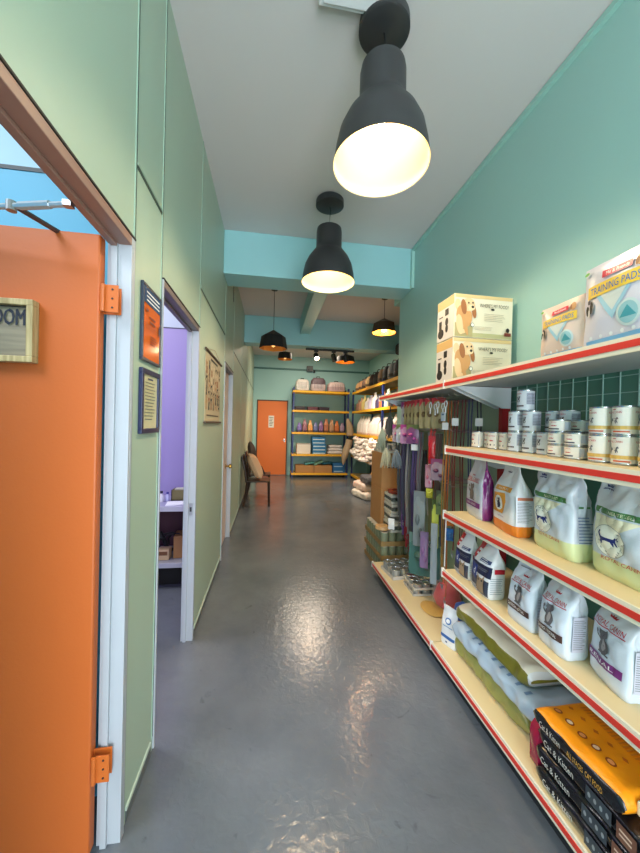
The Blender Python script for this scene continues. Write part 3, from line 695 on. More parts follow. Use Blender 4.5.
# ------------------------------------------------------------------ lying sacks on the bottom shelf
def sack(c, L, Wd, T_, label, body, top=None, name='food_sack', rz=0, seed=0, prints=None, cat='bag', group=None, side=None, stripe=None, dz=0, wr=1., ends=None):
    """lying sack: length along local y, width along x, z up; flat sealed ends"""
    t = thing(name, label, cat, c, rz, group)
    def E(v):  # thickness profile along length
        q = min(1, (1 - abs(v)) / .14); return .10 + .90 * (1 - (1 - q) ** 2.2)
    def surf(x, y, o=0):
        v = max(-1, min(1, y / (L / 2))); s = min(.995, abs(x) / (Wd / 2))
        zz = T_ / 2 * E(v) * (1 - s ** 5) ** .2
        return (x, y, T_ / 2 + zz + noise.noise(Vector((x * 9 + seed, y * 9, seed))) * .014 * wr * (1 - s ** 6) + o)
    N = 40; L_ = 40; a = MB(); vs = []
    for j in range(L_ + 1):
        v = -1 + 2 * j / L_; e = E(v)
        for i in range(N):
            th = 2 * PI * i / N; ca, sa = cos(th), sin(th); r = (abs(ca) ** 5 + abs(sa) ** 5) ** -.2
            x = Wd / 2 * r * ca * (1 - .06 * max(0, abs(v) - .85) / .15); z = T_ / 2 * e * r * sa
            if sa > 0: z += noise.noise(Vector((x * 9 + seed, v * L / 2 * 9, seed))) * .014 * wr * (1 - min(1, abs(x) / (Wd / 2)) ** 6)
            if abs(ca) > .7: x += noise.noise(Vector((z * 16, v * L * 9, seed + 5))) * .014 * wr * math.copysign(1, ca)
            vs.append((x, v * L / 2, T_ / 2 + max(z, -T_ / 2)))
    a.v = vs
    for j in range(L_):
        for i in range(N):
            th = 2 * PI * (i + .5) / N
            m = body
            if side is not None and abs(cos(th)) > .78: m = side
            elif top is not None and sin(th) > 0: m = top
            if stripe is not None and sin(th) > .2 and stripe[0] < cos(th) < stripe[1]: m = stripe[2]
            if ends is not None and abs(-1 + 2 * (j + .5) / L_) > .93: m = ends
            a.mat(m); k = (i + 1) % N
            a.f.append((j * N + i, j * N + k, (j + 1) * N + k, (j + 1) * N + i)); a.m.append(a.mi)
    a.mat(body); a.f.append(tuple(range(N))); a.m.append(a.mi); a.f.append(tuple(L_ * N + i for i in range(N))[::-1]); a.m.append(a.mi)
    a.build('sack_body', t, smooth=True)
    if prints:
        p = Print(surf, .02); prints(p); p.build('top_print', t)
        if getattr(prints, 'sidep', None):
            q = Print(lambda u, v, o: (-Wd / 2 * 1.0 - .006 - o, -u, v)); prints.sidep(q, L, T_); q.build('side_print', t)
    return t
OLV = M((132, 124, 44), .28, bump=.5, bscale=12); OLVG = M((150, 150, 84), .28, bump=.5, bscale=12); CLR = M((186, 204, 222), .2, bump=.35, bscale=9)
sack((1.262, 1.60, .151), .62, .27, .10, 'wrinkled green sack lying at the bottom of the sack pile', OLVG, seed=1, wr=.9, side=OLVG)
def p_clear(p):
    for i in range(9): p.rect(-.12, -.085, -.25 + i * .055, -.235 + i * .055, M((120, 146, 180), .4)); p.k -= 1
sack((1.242, 1.555, .256), .66, .28, .095, 'silver blue plastic sack lying in the middle of the sack pile', CLR, seed=2, wr=1.1, prints=p_clear)
def p_olive(p):
    p.rect(-.03, .03, -.27, -.24, M((200, 40, 50), .4)); p.text('Canin', .0, -.275, .016, RCR)
    for i in range(3): p.poly(SITCAT, M((90, 90, 90), .5), -.0, .0 + i * .11, .04); p.k -= 1
sack((1.255, 1.600, .356), .60, .25, .090, 'olive sack with white top lying on the pile of sacks', OLV, top=M((230, 224, 206), .3, bump=.2, bscale=10), stripe=(.02, .34, OLV), side=OLV, seed=3, wr=1.2, prints=p_olive, ends=M((226, 228, 230), .3))

# black packs with Cat & Kitten lettering
BLK = M((24, 24, 28), .22, bump=.25, bscale=16); BROS = M((110, 62, 46), .3, bump=.2, bscale=16); CRIM = M((150, 24, 60), .25, bump=.3, bscale=18)
def pk(n_=0):
    def f(p): pass
    def s(q, L, T_):
        q.text('Cat & Kitten', -L * .22, T_ * .52, T_ * .34, M((214, 210, 202), .4), w=L * .31)
        q.rect(L * .05, L * .26, T_ * .2, T_ * .85, M((58, 66, 74), .4))
        for k in range(4): q.ell(L * (.08 + .05 * k), T_ * .52, .005, .008, M((150, 156, 160), .4))
        q.rect(L * .30, L * .44, T_ * .15, T_ * .85, M((120, 78, 60), .4)); q.lines(L * .32, L * .42, T_ * .3, T_ * .7, 2, M((226, 200, 180), .4), .4)
    f.sidep = s; return f
for i, (lab, yo) in enumerate((('black pack with white lettering at the very bottom of the stack', 0), ('black lettered pack lying second from the bottom of its stack', .012), ('black lettered pack lying third from the bottom, under the orange bags', .0))):
    sack((1.225, .965 + yo, .151 + i * .073), .40, .36, .070, lab, BLK, seed=20 + i, wr=.5, prints=pk(), name='cat_food_pack', ends=None)
sack((1.225, 1.183, .151), .055, .34, .20, 'crimson bag squeezed at the far end of the black packs', CRIM, seed=30, wr=.8, name='treat_bag')
def p_or(p):
    B_ = M((150, 70, 24), .4); GG = M((130, 84, 30), .4)
    p.rect(.03, .175, -.15, .15, GG); p.text('Cat & Kitten', .10, .0, .05, M((216, 160, 90), .4), rot=-PI / 2, w=.26)
    for i in range(5):
        y = .125 - i * .05; p.ell(-.115, y, .013, .015, B_); p.k -= 1
    p.k += 1
    for i in range(5):
        y = .125 - i * .05; p.ell(-.115, y, .009, .010, M((246, 214, 180), .4) if i % 2 else M((226, 150, 90), .4)); p.k -= 1
    p.k += 1
    for i in range(5):
        y = .13 - i * .05; p.poly([(-.5, 0), (0, -.5), (.5, 0), (0, .5)], M((196, 104, 30), .4), -.055, y, .016, .022); p.k -= 1
    p.k += 1
    p.lines(-.02, .01, -.13, .13, 20, M((216, 130, 40), .4), .4, 0)
def _ors(q, L, T_):
    q.text('Cat & Kitten', -L * .22, T_ * .5, T_ * .34, M((216, 206, 196), .4), w=L * .26); q.text('ALL STAGES  CAT FOOD', L * .17, T_ * .55, T_ * .26, M((230, 170, 60), .4), w=L * .36)
p_or.sidep = _ors
ORB = M((244, 152, 24), .3, bump=.3, bscale=14)
orb = sack((1.215, .995, .371), .345, .38, .068, 'orange cat food bag lying on top of the black packs', ORB, seed=31, wr=.8, prints=p_or, side=BLK, name='cat_food_pack')
def p_lab(t, w_, z0, z1, yy, m):
    a = MB().mat(m); a.box(-w_, w_, -.004, 0, z0, z1); a.build('end_label', t, loc=(0, yy, 0))
a = MB().mat(M((236, 226, 196), .4, bump=.2, bscale=20)); a.box(-.14, .17, -.190, -.170, .020, .062); a.build('sealed_end', orb, bevel=.006)
orb2 = sack((1.225, .672, .298), .19, .36, .068, 'orange cat food bag in front of and lower than the topmost orange bag', ORB, seed=33, wr=.6, side=M((110, 62, 46), .3), name='cat_food_pack')
a = MB().mat(M((226, 200, 150), .4, bump=.2)); a.box(-.14, .15, .02, .075, .066, .070); a.build('end_label', orb2)
sack((1.225, .672, .225), .19, .36, .068, 'light blue food bag at the bottom right corner of the photo', M((130, 186, 200), .3, bump=.2, bscale=14), seed=34, wr=.6, name='cat_food_pack', side=BROS)
sack((1.225, .672, .151), .19, .36, .068, 'black pack with brown side nearest to the camera on the bottom shelf', BLK, seed=35, wr=.5, name='cat_food_pack', side=BROS)

# ------------------------------------------------------------------ cans
TIN = M((190, 194, 200), .25, metal=.9)
def can_proto(r, hh, lab, sty, loc, label, group, name='food_can'):
    t = thing(name, label, 'can', loc, 0, group)
    a = MB(); a.mat(TIN)
    a.lathe([(1e-4, .003), (r * .9, .003), (r * .97, 0), (r, .002), (r, .004), (r * .985, .006)], n=36)
    a.mat(lab); a.lathe([(r * .985, .006), (r * .985, hh - .006)], n=36)
    a.mat(TIN); a.lathe([(r * .985, hh - .006), (r, hh - .004), (r, hh - .001), (r * .96, hh), (r * .92, hh - .004), (1e-4, hh - .004)], n=36)
    a.build('can_body', t, smooth=True)
    p = Print(lambda u, v, o: ((r * .985 + o) * sin(u / r), -(r * .985 + o) * cos(u / r), v)); p.base = .0003
    p_text = dict(gold=1)
    if sty == 'gold':
        for rot_ in (-.5, .9):
            u = rot_ * r * 1.6
            p.poly(CROWN, RCR, u, hh * .88, r * .3, hh * .05); p.text('ROYAL CANIN', u, hh * .78, hh * .07, RCR, w=r * 1.3); p.poly(CAT, M((90, 96, 110), .5), u, hh * .52, r * .7, hh * .26)
        p.rect(-r * 2, r * 2, hh * .2, hh * .32, M((212, 176, 96), .4)); p.rect(-r * .8, r * .4, hh * .1, hh * .15, M((196, 90, 50), .4))
    elif sty == 'grey':
        p.poly(SITCAT, M((90, 94, 106), .5), -r * .5, hh * .55, r * .6, hh * .22); p.rect(-r * 1.2, r * .2, hh * .2, hh * .27, M((70, 60, 70), .4)); p.text('CANIN', -r * .5, hh * .82, hh * .07, RCR)
        p.rect(r * .5, r * 1.7, hh * .3, hh * .85, M((170, 176, 196), .4)); p.lines(r * .55, r * 1.6, hh * .32, hh * .82, 7, GRY, .3)
    elif sty == 'white':
        p.text('ROYAL', -r * .4, hh * .78, hh * .09, RCR); p.rect(-r * 1.2, r * .1, hh * .2, hh * .3, M((60, 60, 80), .4)); p.poly(CROWN, RCR, -r * .4, hh * .5, r * .5, hh * .12); p.rect(r * .6, r * 1.5, hh * .2, hh * .8, M((196, 200, 214), .4))
    p.build('label_print', t); return t
LW2 = M((232, 228, 220), .35); LWG = M((214, 220, 228), .35)
CZ = 1.3865
G1 = 'gold banded food cans'; G2 = 'grey labelled cans'; G3 = 'low flat cans in the middle'; G4 = 'single row of white cans at the far end'
rzc = -PI / 2 + .45
proto = None
def cans(lst, r, hh, lab, sty, group, labels):
    pr = None
    for (x, y, k, rz), lb in zip(lst, labels):
        loc = (x, y, CZ + k * hh)
        if pr is None: pr = can_proto(r, hh, lab, sty, loc, lb, group); pr.rotation_euler = (0, 0, rz)
        else: dup(pr, loc, rz, lb)
cans([(1.195, 1.070, 0, rzc), (1.20, .990, 0, rzc + .2), (1.195, 1.070, 1, rzc), (1.20, .990, 1, rzc + .1), (1.20, .900, 0, rzc), (1.20, .900, 1, rzc), (1.21, .905, 2, rzc + .2), (1.285, 1.07, 0, rzc), (1.285, 1.07, 1, rzc)], .0375, .100, LW2, 'gold', G1,
     ['gold banded can, lower left of the square block of four', 'gold banded can, lower right of the square block of four', 'gold banded can, upper left of the square block of four', 'gold banded can, upper right of the square block of four',
      'gold banded can at the right edge of the photo, bottom of its column', 'gold banded can at the right edge of the photo, middle of its column', 'gold banded can at the right edge of the photo, topmost of its column',
      'gold banded can behind the left column of four, lower one', 'gold banded can behind the left column of four, upper one'])
cans([(1.215, 1.525, 0, rzc), (1.225, 1.44, 0, rzc), (1.225, 1.35, 0, rzc), (1.215, 1.525, 1, rzc), (1.225, 1.44, 1, rzc), (1.22, 1.475, 2, rzc), (1.30, 1.31, 0, rzc), (1.30, 1.31, 1, rzc), (1.31, 1.40, 0, rzc), (1.31, 1.40, 1, rzc)], .0375, .100, LWG, 'grey', G2,
     ['grey labelled can at the bottom left of the tall can stack', 'grey labelled can, middle of the bottom row in the tall can stack', 'grey labelled can, right end of the bottom front row in the tall stack',
      'grey labelled can, left of the second layer in the tall can stack', 'grey labelled can, right of the second layer in the tall can stack', 'grey labelled can alone on top of the tall can stack',
      'grey labelled can behind and right of the tall stack, lower one', 'grey labelled can behind and right of the tall stack, upper one', 'grey can behind the tall stack on the shelf itself', 'grey can behind the tall stack in its second layer'])
cans([(1.20, 1.26, 0, rzc), (1.20, 1.26, 1, rzc), (1.205, 1.262, 2, rzc + .2), (1.195, 1.172, 0, rzc), (1.195, 1.172, 1, rzc + .1), (1.29, 1.242, 0, rzc), (1.29, 1.242, 1, rzc), (1.295, 1.244, 2, rzc), (1.29, 1.16, 0, rzc), (1.29, 1.16, 1, rzc), (1.295, 1.162, 2, rzc), (1.36, 1.19, 0, rzc)], .0385, .052, LW2, 'white', G3,
     ['flat white can, bottom of the column of three', 'flat white can, middle of the column of three', 'flat white can, top of the column of three', 'flat white can, bottom of the pair left of the gold banded cans', 'flat white can, top of the pair left of the gold banded cans',
      'flat can in the back column behind three others, on the shelf', 'flat can in the back column behind three others, second up', 'flat can in the back column behind three others, third up',
      'flat can in the back column beside the gold cans, on the shelf', 'flat can in the back column beside the gold cans, second up', 'flat can in the back column beside the gold cans, third up', 'flat can behind all the others near the back panel'])
cans([(1.205, 1.825, 0, rzc), (1.245, 1.765, 0, rzc), (1.215, 1.69, 0, rzc + .4), (1.225, 1.612, 0, rzc)], .034, .092, LW2, 'white', G4,
     ['small white can, furthest away at the end of the can shelf', 'small white can, second from the far end of the can shelf', 'small white can, third from the far end of the can shelf', 'small white can, nearest of the row of four, beside the grey labelled cans'])

# ------------------------------------------------------------------ boxes and packs on the top shelf
BX = M((226, 214, 186), .45); BXT = M((220, 178, 112), .45); BXS = M((222, 214, 206), .45)
def feeder_box(loc, label, rz=0):
    t = thing('feeder_box', label, 'box', loc, rz, 'puppy picture boxes')
    a = MB().mat(BX); a.box(0, .385, 0, .20, 0, .258); a.build('carton', t, bevel=.003)
    p = Print(lambda u, v, o: (u, -o, v)); p.base = .0005
    p.rect(.004, .381, .004, .03, M((186, 178, 130), .5)); p.rect(.004, .12, .004, .085, M((176, 160, 110), .5)); p.rect(.004, .381, .235, .256, M((216, 186, 130), .5))
    FU = M((206, 150, 92), .6); FD = M((160, 100, 56), .6); FL = M((232, 192, 144), .6); NK = M((30, 24, 22), .5)
    p.ell(.022, .19, .02, .035, FL, rot=.1); p.ell(.055, .12, .042, .07, FU, rot=.2); p.ell(.035, .075, .022, .06, FL, rot=.15); p.ell(.085, .11, .028, .05, FU, rot=-.2)
    p.ell(.052, .035, .022, .014, FL); p.ell(.09, .195, .042, .04, FL); p.ell(.058, .18, .018, .045, FD, rot=.15); p.ell(.125, .155, .014, .04, FD, rot=.15)
    p.ell(.108, .178, .022, .018, M((240, 206, 160), .6)); p.ell(.115, .182, .009, .008, NK); p.ell(.088, .205, .005, .006, NK); p.ell(.115, .207, .005, .006, NK); p.ell(.07, .06, .012, .05, FU, rot=.3)
    p.ell(.115, .075, .012, .013, M((70, 80, 76), .5)); p.ell(.115, .075, .0095, .0105, M((236, 230, 214), .5))
    p.text("WHERE'S MY FOOD?", .255, .195, .022, M((66, 58, 54), .5), w=.19); p.ell(.245, .174, .012, .007, NK)
    p.lines(.19, .33, .10, .15, 5, M((168, 156, 134), .5), .22, .3); p.lines(.13, .25, .045, .07, 3, M((168, 156, 134), .5), .2)
    p.rect(.325, .37, .02, .04, M((120, 50, 36), .5)); p.ell(.347, .055, .012, .014, NK); p.build('front_print', t)
    q = Print(lambda u, v, o: (-o, .20 - u, v)); q.base = .0005
    q.rect(.004, .196, .20, .254, BXT, slant=0); q.rect(.004, .196, .004, .20, BXS)
    q.ell(.05, .05, .035, .03, NK); q.rect(.028, .06, .06, .13, NK); q.ell(.12, .07, .016, .026, NK); q.ell(.12, .11, .018, .025, NK); q.rect(.10, .14, .15, .19, NK); q.rect(.03, .075, .15, .156, NK)
    q.build('side_print', t); return t
feeder_box((1.06, 1.875, 1.777), 'box with a golden puppy picture, lower of two on the top shelf', .0)
feeder_box((1.062, 1.872, 2.037), 'box with a golden puppy picture, upper of two stacked on top shelf', .015)

def pad_pack(loc, L, Hh, dp, rz, label, body, tone):
    t = thing('pad_pack', label, 'pack', loc, rz, 'puppy training pad packs')
    def surf(u, v, o=0):
        a_ = (2 * u / L - 1); b_ = 2 * v / Hh - 1
        return (u, -.018 * (1 - abs(a_) ** 3) * (1 - abs(b_) ** 3) + noise.noise(Vector((u * 14, v * 14, L * 9))) * .006 - o, v)
    a = MB().mat(body); nu, nv = 24, 20
    vs = [surf(L * i / nu, Hh * j / nv) for j in range(nv + 1) for i in range(nu + 1)]
    a.add(vs, [(j * (nu + 1) + i, j * (nu + 1) + i + 1, (j + 1) * (nu + 1) + i + 1, (j + 1) * (nu + 1) + i) for j in range(nv) for i in range(nu)])
    rim = [i for i in range(nu)] + [nu + j * (nu + 1) for j in range(nv)] + [nv * (nu + 1) + i for i in range(nu, 0, -1)] + [j * (nu + 1) for j in range(nv, 0, -1)]
    o_ = len(a.v); bk = []
    for k in rim: x, y, z = a.v[k]; a.v.append((x, dp + noise.noise(Vector((x * 9, z * 9, 4))) * .01, z)); bk.append(len(a.v) - 1)
    n_ = len(rim)
    for k in range(n_): a.f.append((rim[k], bk[k], bk[(k + 1) % n_], rim[(k + 1) % n_])); a.m.append(a.mi)
    a.f.append(tuple(bk)); a.m.append(a.mi)
    a.build('pack_body', t, smooth=True)
    p = Print(surf, .012); p.base = .001
    p.rect(L * .06, L * .98, Hh * .02, Hh * .09, M((120, 180, 224), .4))
    for i in range(5): p.ell(L * (.15 + .15 * i), Hh * .12, L * .025, L * .025, M((236, 240, 244), .4)); p.k -= 1
    p.k += 1
    p.poly([(0, .5), (.5, -.5), (1, .5)], M((160, 204, 224), .4), L * .22, Hh * .46, L * .55, Hh * .36); p.poly([(0, .5), (.5, -.5), (1, .5)], M((214, 222, 220), .4), L * .29, Hh * .50, L * .42, Hh * .25)
    p.ell(L * .70, Hh * .30, L * .15, Hh * .15, M((206, 222, 224), .4)); p.ell(L * .70, Hh * .30, L * .12, Hh * .12, M((150, 196, 206), .4)); p.poly([(-.5, -.4), (.5, -.4), (0, .5)], M((70, 156, 170), .4), L * .70, Hh * .31, L * .2, Hh * .14)
    p.rect(L * .10, L * .90, Hh * .60, Hh * .745, M((240, 200, 70), .4), slant=0); p.text('TRAINING PADS', L * .5, Hh * .672, Hh * .085, M((50, 110, 190), .4), w=L * .70)
    p.rect(L * .34, L * .74, Hh * .79, Hh * .87, M((206, 34, 60), .4)); p.text('Me & Friends', L * .55, Hh * .83, Hh * .04, WHT, w=L * .3)
    p.ell(L * .84, Hh * .83, L * .05, Hh * .07, M((204, 150, 96), .5)); p.ell(L * .80, Hh * .82, L * .02, Hh * .05, M((150, 96, 56), .5))
    p.ell(L * .14, Hh * .56, L * .03, Hh * .03, NVY); p.ell(L * .11, Hh * .46, L * .035, Hh * .06, BLACK); p.ell(L * .19, Hh * .48, L * .03, Hh * .08, BLACK); p.ell(L * .15, Hh * .42, L * .02, Hh * .05, WHT)
    p.ell(L * .06, Hh * .93, L * .05, Hh * .02, M((110, 180, 70), .4)); p.build('front_print', t); return t
PB1 = M((226, 204, 192), .3, bump=.25, bscale=12); PB2 = M((216, 214, 228), .28, bump=.3, bscale=10)
pad_pack((1.085, 1.235, 1.777), .19, .205, .15, -PI / 2, 'smaller peach and white training pads pack beside the large one', PB1, 0)
pad_pack((1.075, 1.035, 1.777), .235, .275, .20, -PI / 2 - .05, 'large white and lilac training pads pack at the right edge', PB2, 1)

# ------------------------------------------------------------------ trays of cans and loose goods on the far bottom shelf
def can_tray(loc, nx, ny, r, hh, label, topm, wrapm, rz=0, name='can_tray', cardm=None, group=None, lidm=None):
    t = thing(name, label, 'tray', loc, rz, group)
    L, W_ = nx * 2 * r, ny * 2 * r
    a = MB().mat(cardm or M((200, 196, 190), .6)); a.box(-L / 2 - .004, L / 2 + .004, -W_ / 2 - .004, W_ / 2 + .004, 0, .004)
    for s in (-1, 1):
        a.box(-L / 2 - .006, L / 2 + .006, s * (W_ / 2 + .003) - .002, s * (W_ / 2 + .003) + .002, 0, hh * .35); a.box(s * (L / 2 + .003) - .002, s * (L / 2 + .003) + .002, -W_ / 2 - .006, W_ / 2 + .006, 0, hh * .35)
    a.build('tray_base', t)
    a = MB().mat(topm); a.lathe([(1e-4, .0045), (r * .95, .0045), (r * .95, hh - .008)], n=18)
    a.mat(lidm or TIN); a.lathe([(r * .95, hh - .008), (r * .97, hh - .002), (r * .9, hh), (r * .88, hh - .003), (1e-4, hh - .003)], n=18)
    first = None
    for i in range(nx):
        for j in range(ny):
            p_ = (-L / 2 + r + i * 2 * r, -W_ / 2 + r + j * 2 * r, 0)
            if first is None: first = a.build('can', t, smooth=True); first.location = p_
            else:
                c_ = first.copy(); C.objects.link(c_); c_.parent = t; c_.location = p_
    return t
FOILG = M((176, 178, 176), .3, metal=.5)
can_tray((1.245, 2.95, .151), 3, 4, .041, .085, 'tray of silver cans furthest back on the bottom shelf', FOILG, None, rz=PI / 2 + .1)
t2 = can_tray((1.315, 2.64, .151), 3, 4, .038, .045, 'low tray of silver cans, bottom of the pair beside the red toy', FOILG, None, rz=PI / 2 - .05)
t3 = dup(t2, (1.318, 2.642, .198), PI / 2 - .03, 'low tray of silver cans, top of the pair beside the red toy')
for tt, hh in ((t3, .046),):
    a = MB().mat(M((214, 200, 170), .6)); a.box(-.03, .04, -.03, .02, hh, hh + .002); a.build('price_label', tt)
a = MB().mat(M((196, 156, 84), .7, var=.15, vscale=30)); a.lathe([(1e-4, 0), (.09, 0), (.10, .008), (.08, .018), (1e-4, .022)], n=24)
o = a.build('dog_chew', smooth=True); o.scale = (.8, 1.15, 1); o.location = (1.215, 2.33, .151); tag(o, 'flat ochre chew treat lying on the bottom shelf', 'treat')
t = thing('toy_packet', 'red toy in clear plastic wrap at the shelf corner', 'toy', (1.345, 2.36, .151))
a = MB().mat(M((214, 40, 46), .3)); a.lathe([(1e-4, .0), (.075, .01), (.10, .07), (.075, .15), (.03, .2), (1e-4, .21)], n=20); a.build('toy', t, smooth=True)
a = MB().mat(M((230, 214, 220), .12, alpha=.18)); a.lathe([(1e-4, .0), (.09, .005), (.112, .07), (.09, .16), (.035, .22), (.05, .25)], n=14); a.build('plastic_wrap', t)
t = MB().mat(M((50, 90, 170), .35, bump=.3, bscale=20)); t.lathe([(1e-4, 0), (.055, 0), (.065, .06), (.05, .13), (1e-4, .16)], (1.33, 2.13, .151), 16); t.mat(M((226, 150, 40), .4)); t.lathe([(1e-4, .001), (.067, .001), (.067, .05), (.05, .055)], (1.33, 2.13, .151), 16)
tag(t.build('toy_ball_pack', smooth=True), 'blue and orange toy pack beside the white and blue sachet', 'toy')

# ------------------------------------------------------------------ goods hanging in the far bay
def hook_bar(z, y0, y1):
    a = MB().mat(STEEL); a.box(1.44, 1.455, y0, y1, z - .012, z + .012); a.build('hook_bar', g)
hook_bar(1.70, 1.95, 3.15); hook_bar(1.47, 1.95, 3.15); hook_bar(1.1, 1.95, 3.15)
for z, ys in ((1.70, (2.05, 2.13, 2.22, 2.32, 2.44, 2.56, 2.68, 2.80, 2.95, 3.08)), (1.47, (2.10, 2.25, 2.42, 2.60, 2.78, 2.92, 3.06)), (1.1, (2.08, 2.22, 2.35))):
    for y in ys:
        a = MB().mat(STEEL); a.tube([(1.44, y, z), (1.20, y, z + .005), (1.18, y, z + .02)], .0028, 6); a.build('hook', g)
def leash(x, y, z, L, m, label, wd=.018, m2=None, loop=True):
    t = thing('dog_leash', label, 'leash', (x, y, z), 1.0 if y > 2.25 else .3, 'leashes hanging from the hooks')
    a = MB().mat(m); hw = wd / 2
    for dy, l in ((-.012, L), (.014, L * .93)):
        pts = [(.002 * sin(k * 1.3), dy * (1 - .5 * k / 8) + .006 * sin(k * .9 + x * 50), -l * k / 8) for k in range(9)]
        vs = []
        for (px_, py_, pz_) in pts: vs += [(px_ - .0015, py_ - hw * .5, pz_), (px_ + .0015, py_ - hw * .5, pz_), (px_ + .0015, py_ + hw * .5, pz_), (px_ - .0015, py_ + hw * .5, pz_)]
        a.add(vs, [(4 * i + k, 4 * i + (k + 1) % 4, 4 * i + 4 + (k + 1) % 4, 4 * i + 4 + k) for i in range(8) for k in range(4)] + [(0, 1, 2, 3), (35, 34, 33, 32)])
    a.build('strap', t)
    a = MB().mat(STEEL); a.tube([(0, 0, -L), (0, .004, -L - .03), (0, -.008, -L - .05), (0, -.01, -L - .02)], .004, 6); a.build('clip', t)
    if m2:
        a = MB().mat(m2); a.box(-.006, -.004, -.03, .025, -.12 * L - .05, -.12 * L); a.build('price_card', t)
    return t
random.seed(5)
lc = [((60, 62, 66), 'charcoal'), ((92, 60, 120), 'violet'), ((44, 44, 66), 'dark navy'), ((120, 116, 118), 'pale grey'), ((170, 36, 50), 'crimson'), ((70, 72, 76), 'mid grey'), ((58, 40, 90), 'deep purple'), ((90, 90, 96), 'ash grey'), ((140, 40, 44), 'brick red'), ((50, 52, 56), 'graphite'), ((196, 60, 60), 'bright red'), ((150, 112, 50), 'mustard'), ((160, 84, 36), 'orange'), ((110, 26, 34), 'dark red'), ((90, 18, 30), 'wine red'), ((40, 44, 90), 'dark blue'), ((34, 30, 60), 'midnight blue')]
spots = [(1.21, 3.02, 1.45, .85), (1.22, 2.96, 1.45, .95), (1.20, 2.90, 1.45, .80), (1.21, 2.83, 1.45, .90), (1.30, 3.05, 1.45, 1.1), (1.21, 2.76, 1.45, .95), (1.20, 2.69, 1.45, .85), (1.22, 2.62, 1.45, .8), (1.28, 2.92, 1.45, 1.1), (1.27, 2.72, 1.45, 1.0), (1.24, 2.45, 1.5, .5), (1.20, 2.19, 1.68, 1.25), (1.21, 2.16, 1.68, 1.35), (1.22, 2.10, 1.68, 1.0), (1.24, 2.04, 1.68, 1.1), (1.26, 1.99, 1.68, .9), (1.30, 1.96, 1.68, 1.0)]
words = ['its neighbours are all greyer or brighter', '']
place = ['at the far end of the hooks', 'near the far end of the hooks', 'third strap from the far end', 'among the middle hooks', 'furthest back beside the wall', 'in the middle of the lower hooks', 'right of the ash strap', 'over the teal packet', 'behind the grey straps', 'behind the violet strap', 'short and hanging by the pink packets', 'long, in front of the red uprights', 'longest one beside the mustard strap', 'just left of the can shelf end', 'nearest the shelf bracket', 'behind the wine red strap', 'last one before the shelf upright']
for (x, y, z, L), (c, nm), pl in zip(spots, lc, place):
    leash(x, y, z, L, M(c, .6), '%s dog leash %s' % (nm, pl), wd=.034 if y > 2.3 else .014, m2=WHT if random.random() < .35 else None)
random.seed(21)
ml = [('smoke grey', (104, 104, 108)), ('plum', (84, 40, 84)), ('lead grey', (70, 72, 78)), ('indigo', (50, 48, 110)), ('ash violet', (110, 96, 124)), ('faded blue', (84, 100, 130)), ('dark teal', (36, 72, 74)), ('pewter', (130, 130, 134)), ('maroon', (104, 30, 40)), ('rose', (170, 90, 110)), ('soot black', (34, 34, 38)), ('silver grey', (156, 158, 162)), ('olive', (100, 100, 60)), ('taupe', (120, 108, 98)), ('steel blue', (70, 86, 110)), ('cocoa', (80, 56, 44))]
for i, (nm_, c) in enumerate(ml):
    y_ = 2.99 - .035 * i - (.12 if i > 11 else 0)
    leash(1.235 + .035 * (i % 3), y_, 1.45 if i % 2 else 1.30, random.uniform(.6, .95) - (.12 if i % 2 == 0 else 0), M(c, .6), '%s dog leash among the dense straps of the far bay' % nm_, wd=.04, m2=WHT if i % 5 == 2 else None)
# hanging packets
def packet(x, y, z, w_, h_, label, base, top=None, blob=None, name='toy_packet', cat='toy', rz=0, th=.02):
    t = thing(name, label, cat, (x, y, z), -PI / 2 + .9 + rz)
    a = MB().mat(M(base, .2, bump=.3, bscale=14)); nu, nv = 8, 10
    def P(i, j, s):
        u = -w_ / 2 + w_ * i / nu; v = -h_ * j / nv
        return (u, s * th * sin(PI * i / nu) * sin(PI * min(1, j / nv + .02)) * .8 + .003 * sin(j * 2.1 + i), v)
    for s in (-1, 1):
        a.add([P(i, j, s) for j in range(nv + 1) for i in range(nu + 1)], [(j * (nu + 1) + i, j * (nu + 1) + i + 1, (j + 1) * (nu + 1) + i + 1, (j + 1) * (nu + 1) + i) for j in range(nv) for i in range(nu)])
    a.build('packet_body', t, smooth=True)
    a = MB().mat(M(top or base, .5)); a.box(-w_ / 2, w_ / 2, -.004, .004, -h_ * .22, .012); a.build('header_card', t)
    if blob:
        a = MB().mat(M(blob, .45)); a.lathe([(1e-4, -h_ * .62), (w_ * .14, -h_ * .58), (w_ * .2, -h_ * .5), (w_ * .14, -h_ * .42), (1e-4, -h_ * .38)], (-w_ * .12, -th * .5, 0), 12); a.lathe([(1e-4, -h_ * .84), (w_ * .12, -h_ * .8), (w_ * .16, -h_ * .73), (w_ * .1, -h_ * .66), (1e-4, -h_ * .64)], (w_ * .16, -th * .4, 0), 12); a.build('toy', t, smooth=True)
    return t
RT = (190, 46, 50); BG = (176, 158, 112)
for i, (y, x) in enumerate(((2.92, 1.22), (2.84, 1.215), (2.76, 1.21), (2.68, 1.21), (2.60, 1.205), (2.52, 1.21), (2.44, 1.22), (2.37, 1.24))):
    packet(x, y, 1.705, .10, .22, ['red topped treat packet, furthest of the upper hook row', 'red topped treat packet, second from the far end of upper hooks', 'red topped treat packet, third from the far end of upper hooks', 'red topped treat packet, fourth from the far end of upper hooks', 'red topped treat packet, fifth from the far end of upper hooks', 'red topped treat packet, third from the near end of its row', 'red topped treat packet, second from the near end of its row', 'red topped treat packet, nearest one of the upper hook row'][i], BG if i else (200, 196, 200), RT if i else (150, 60, 130), (120, 96, 60) if i else (90, 40, 110), name='treat_packet', cat='packet')
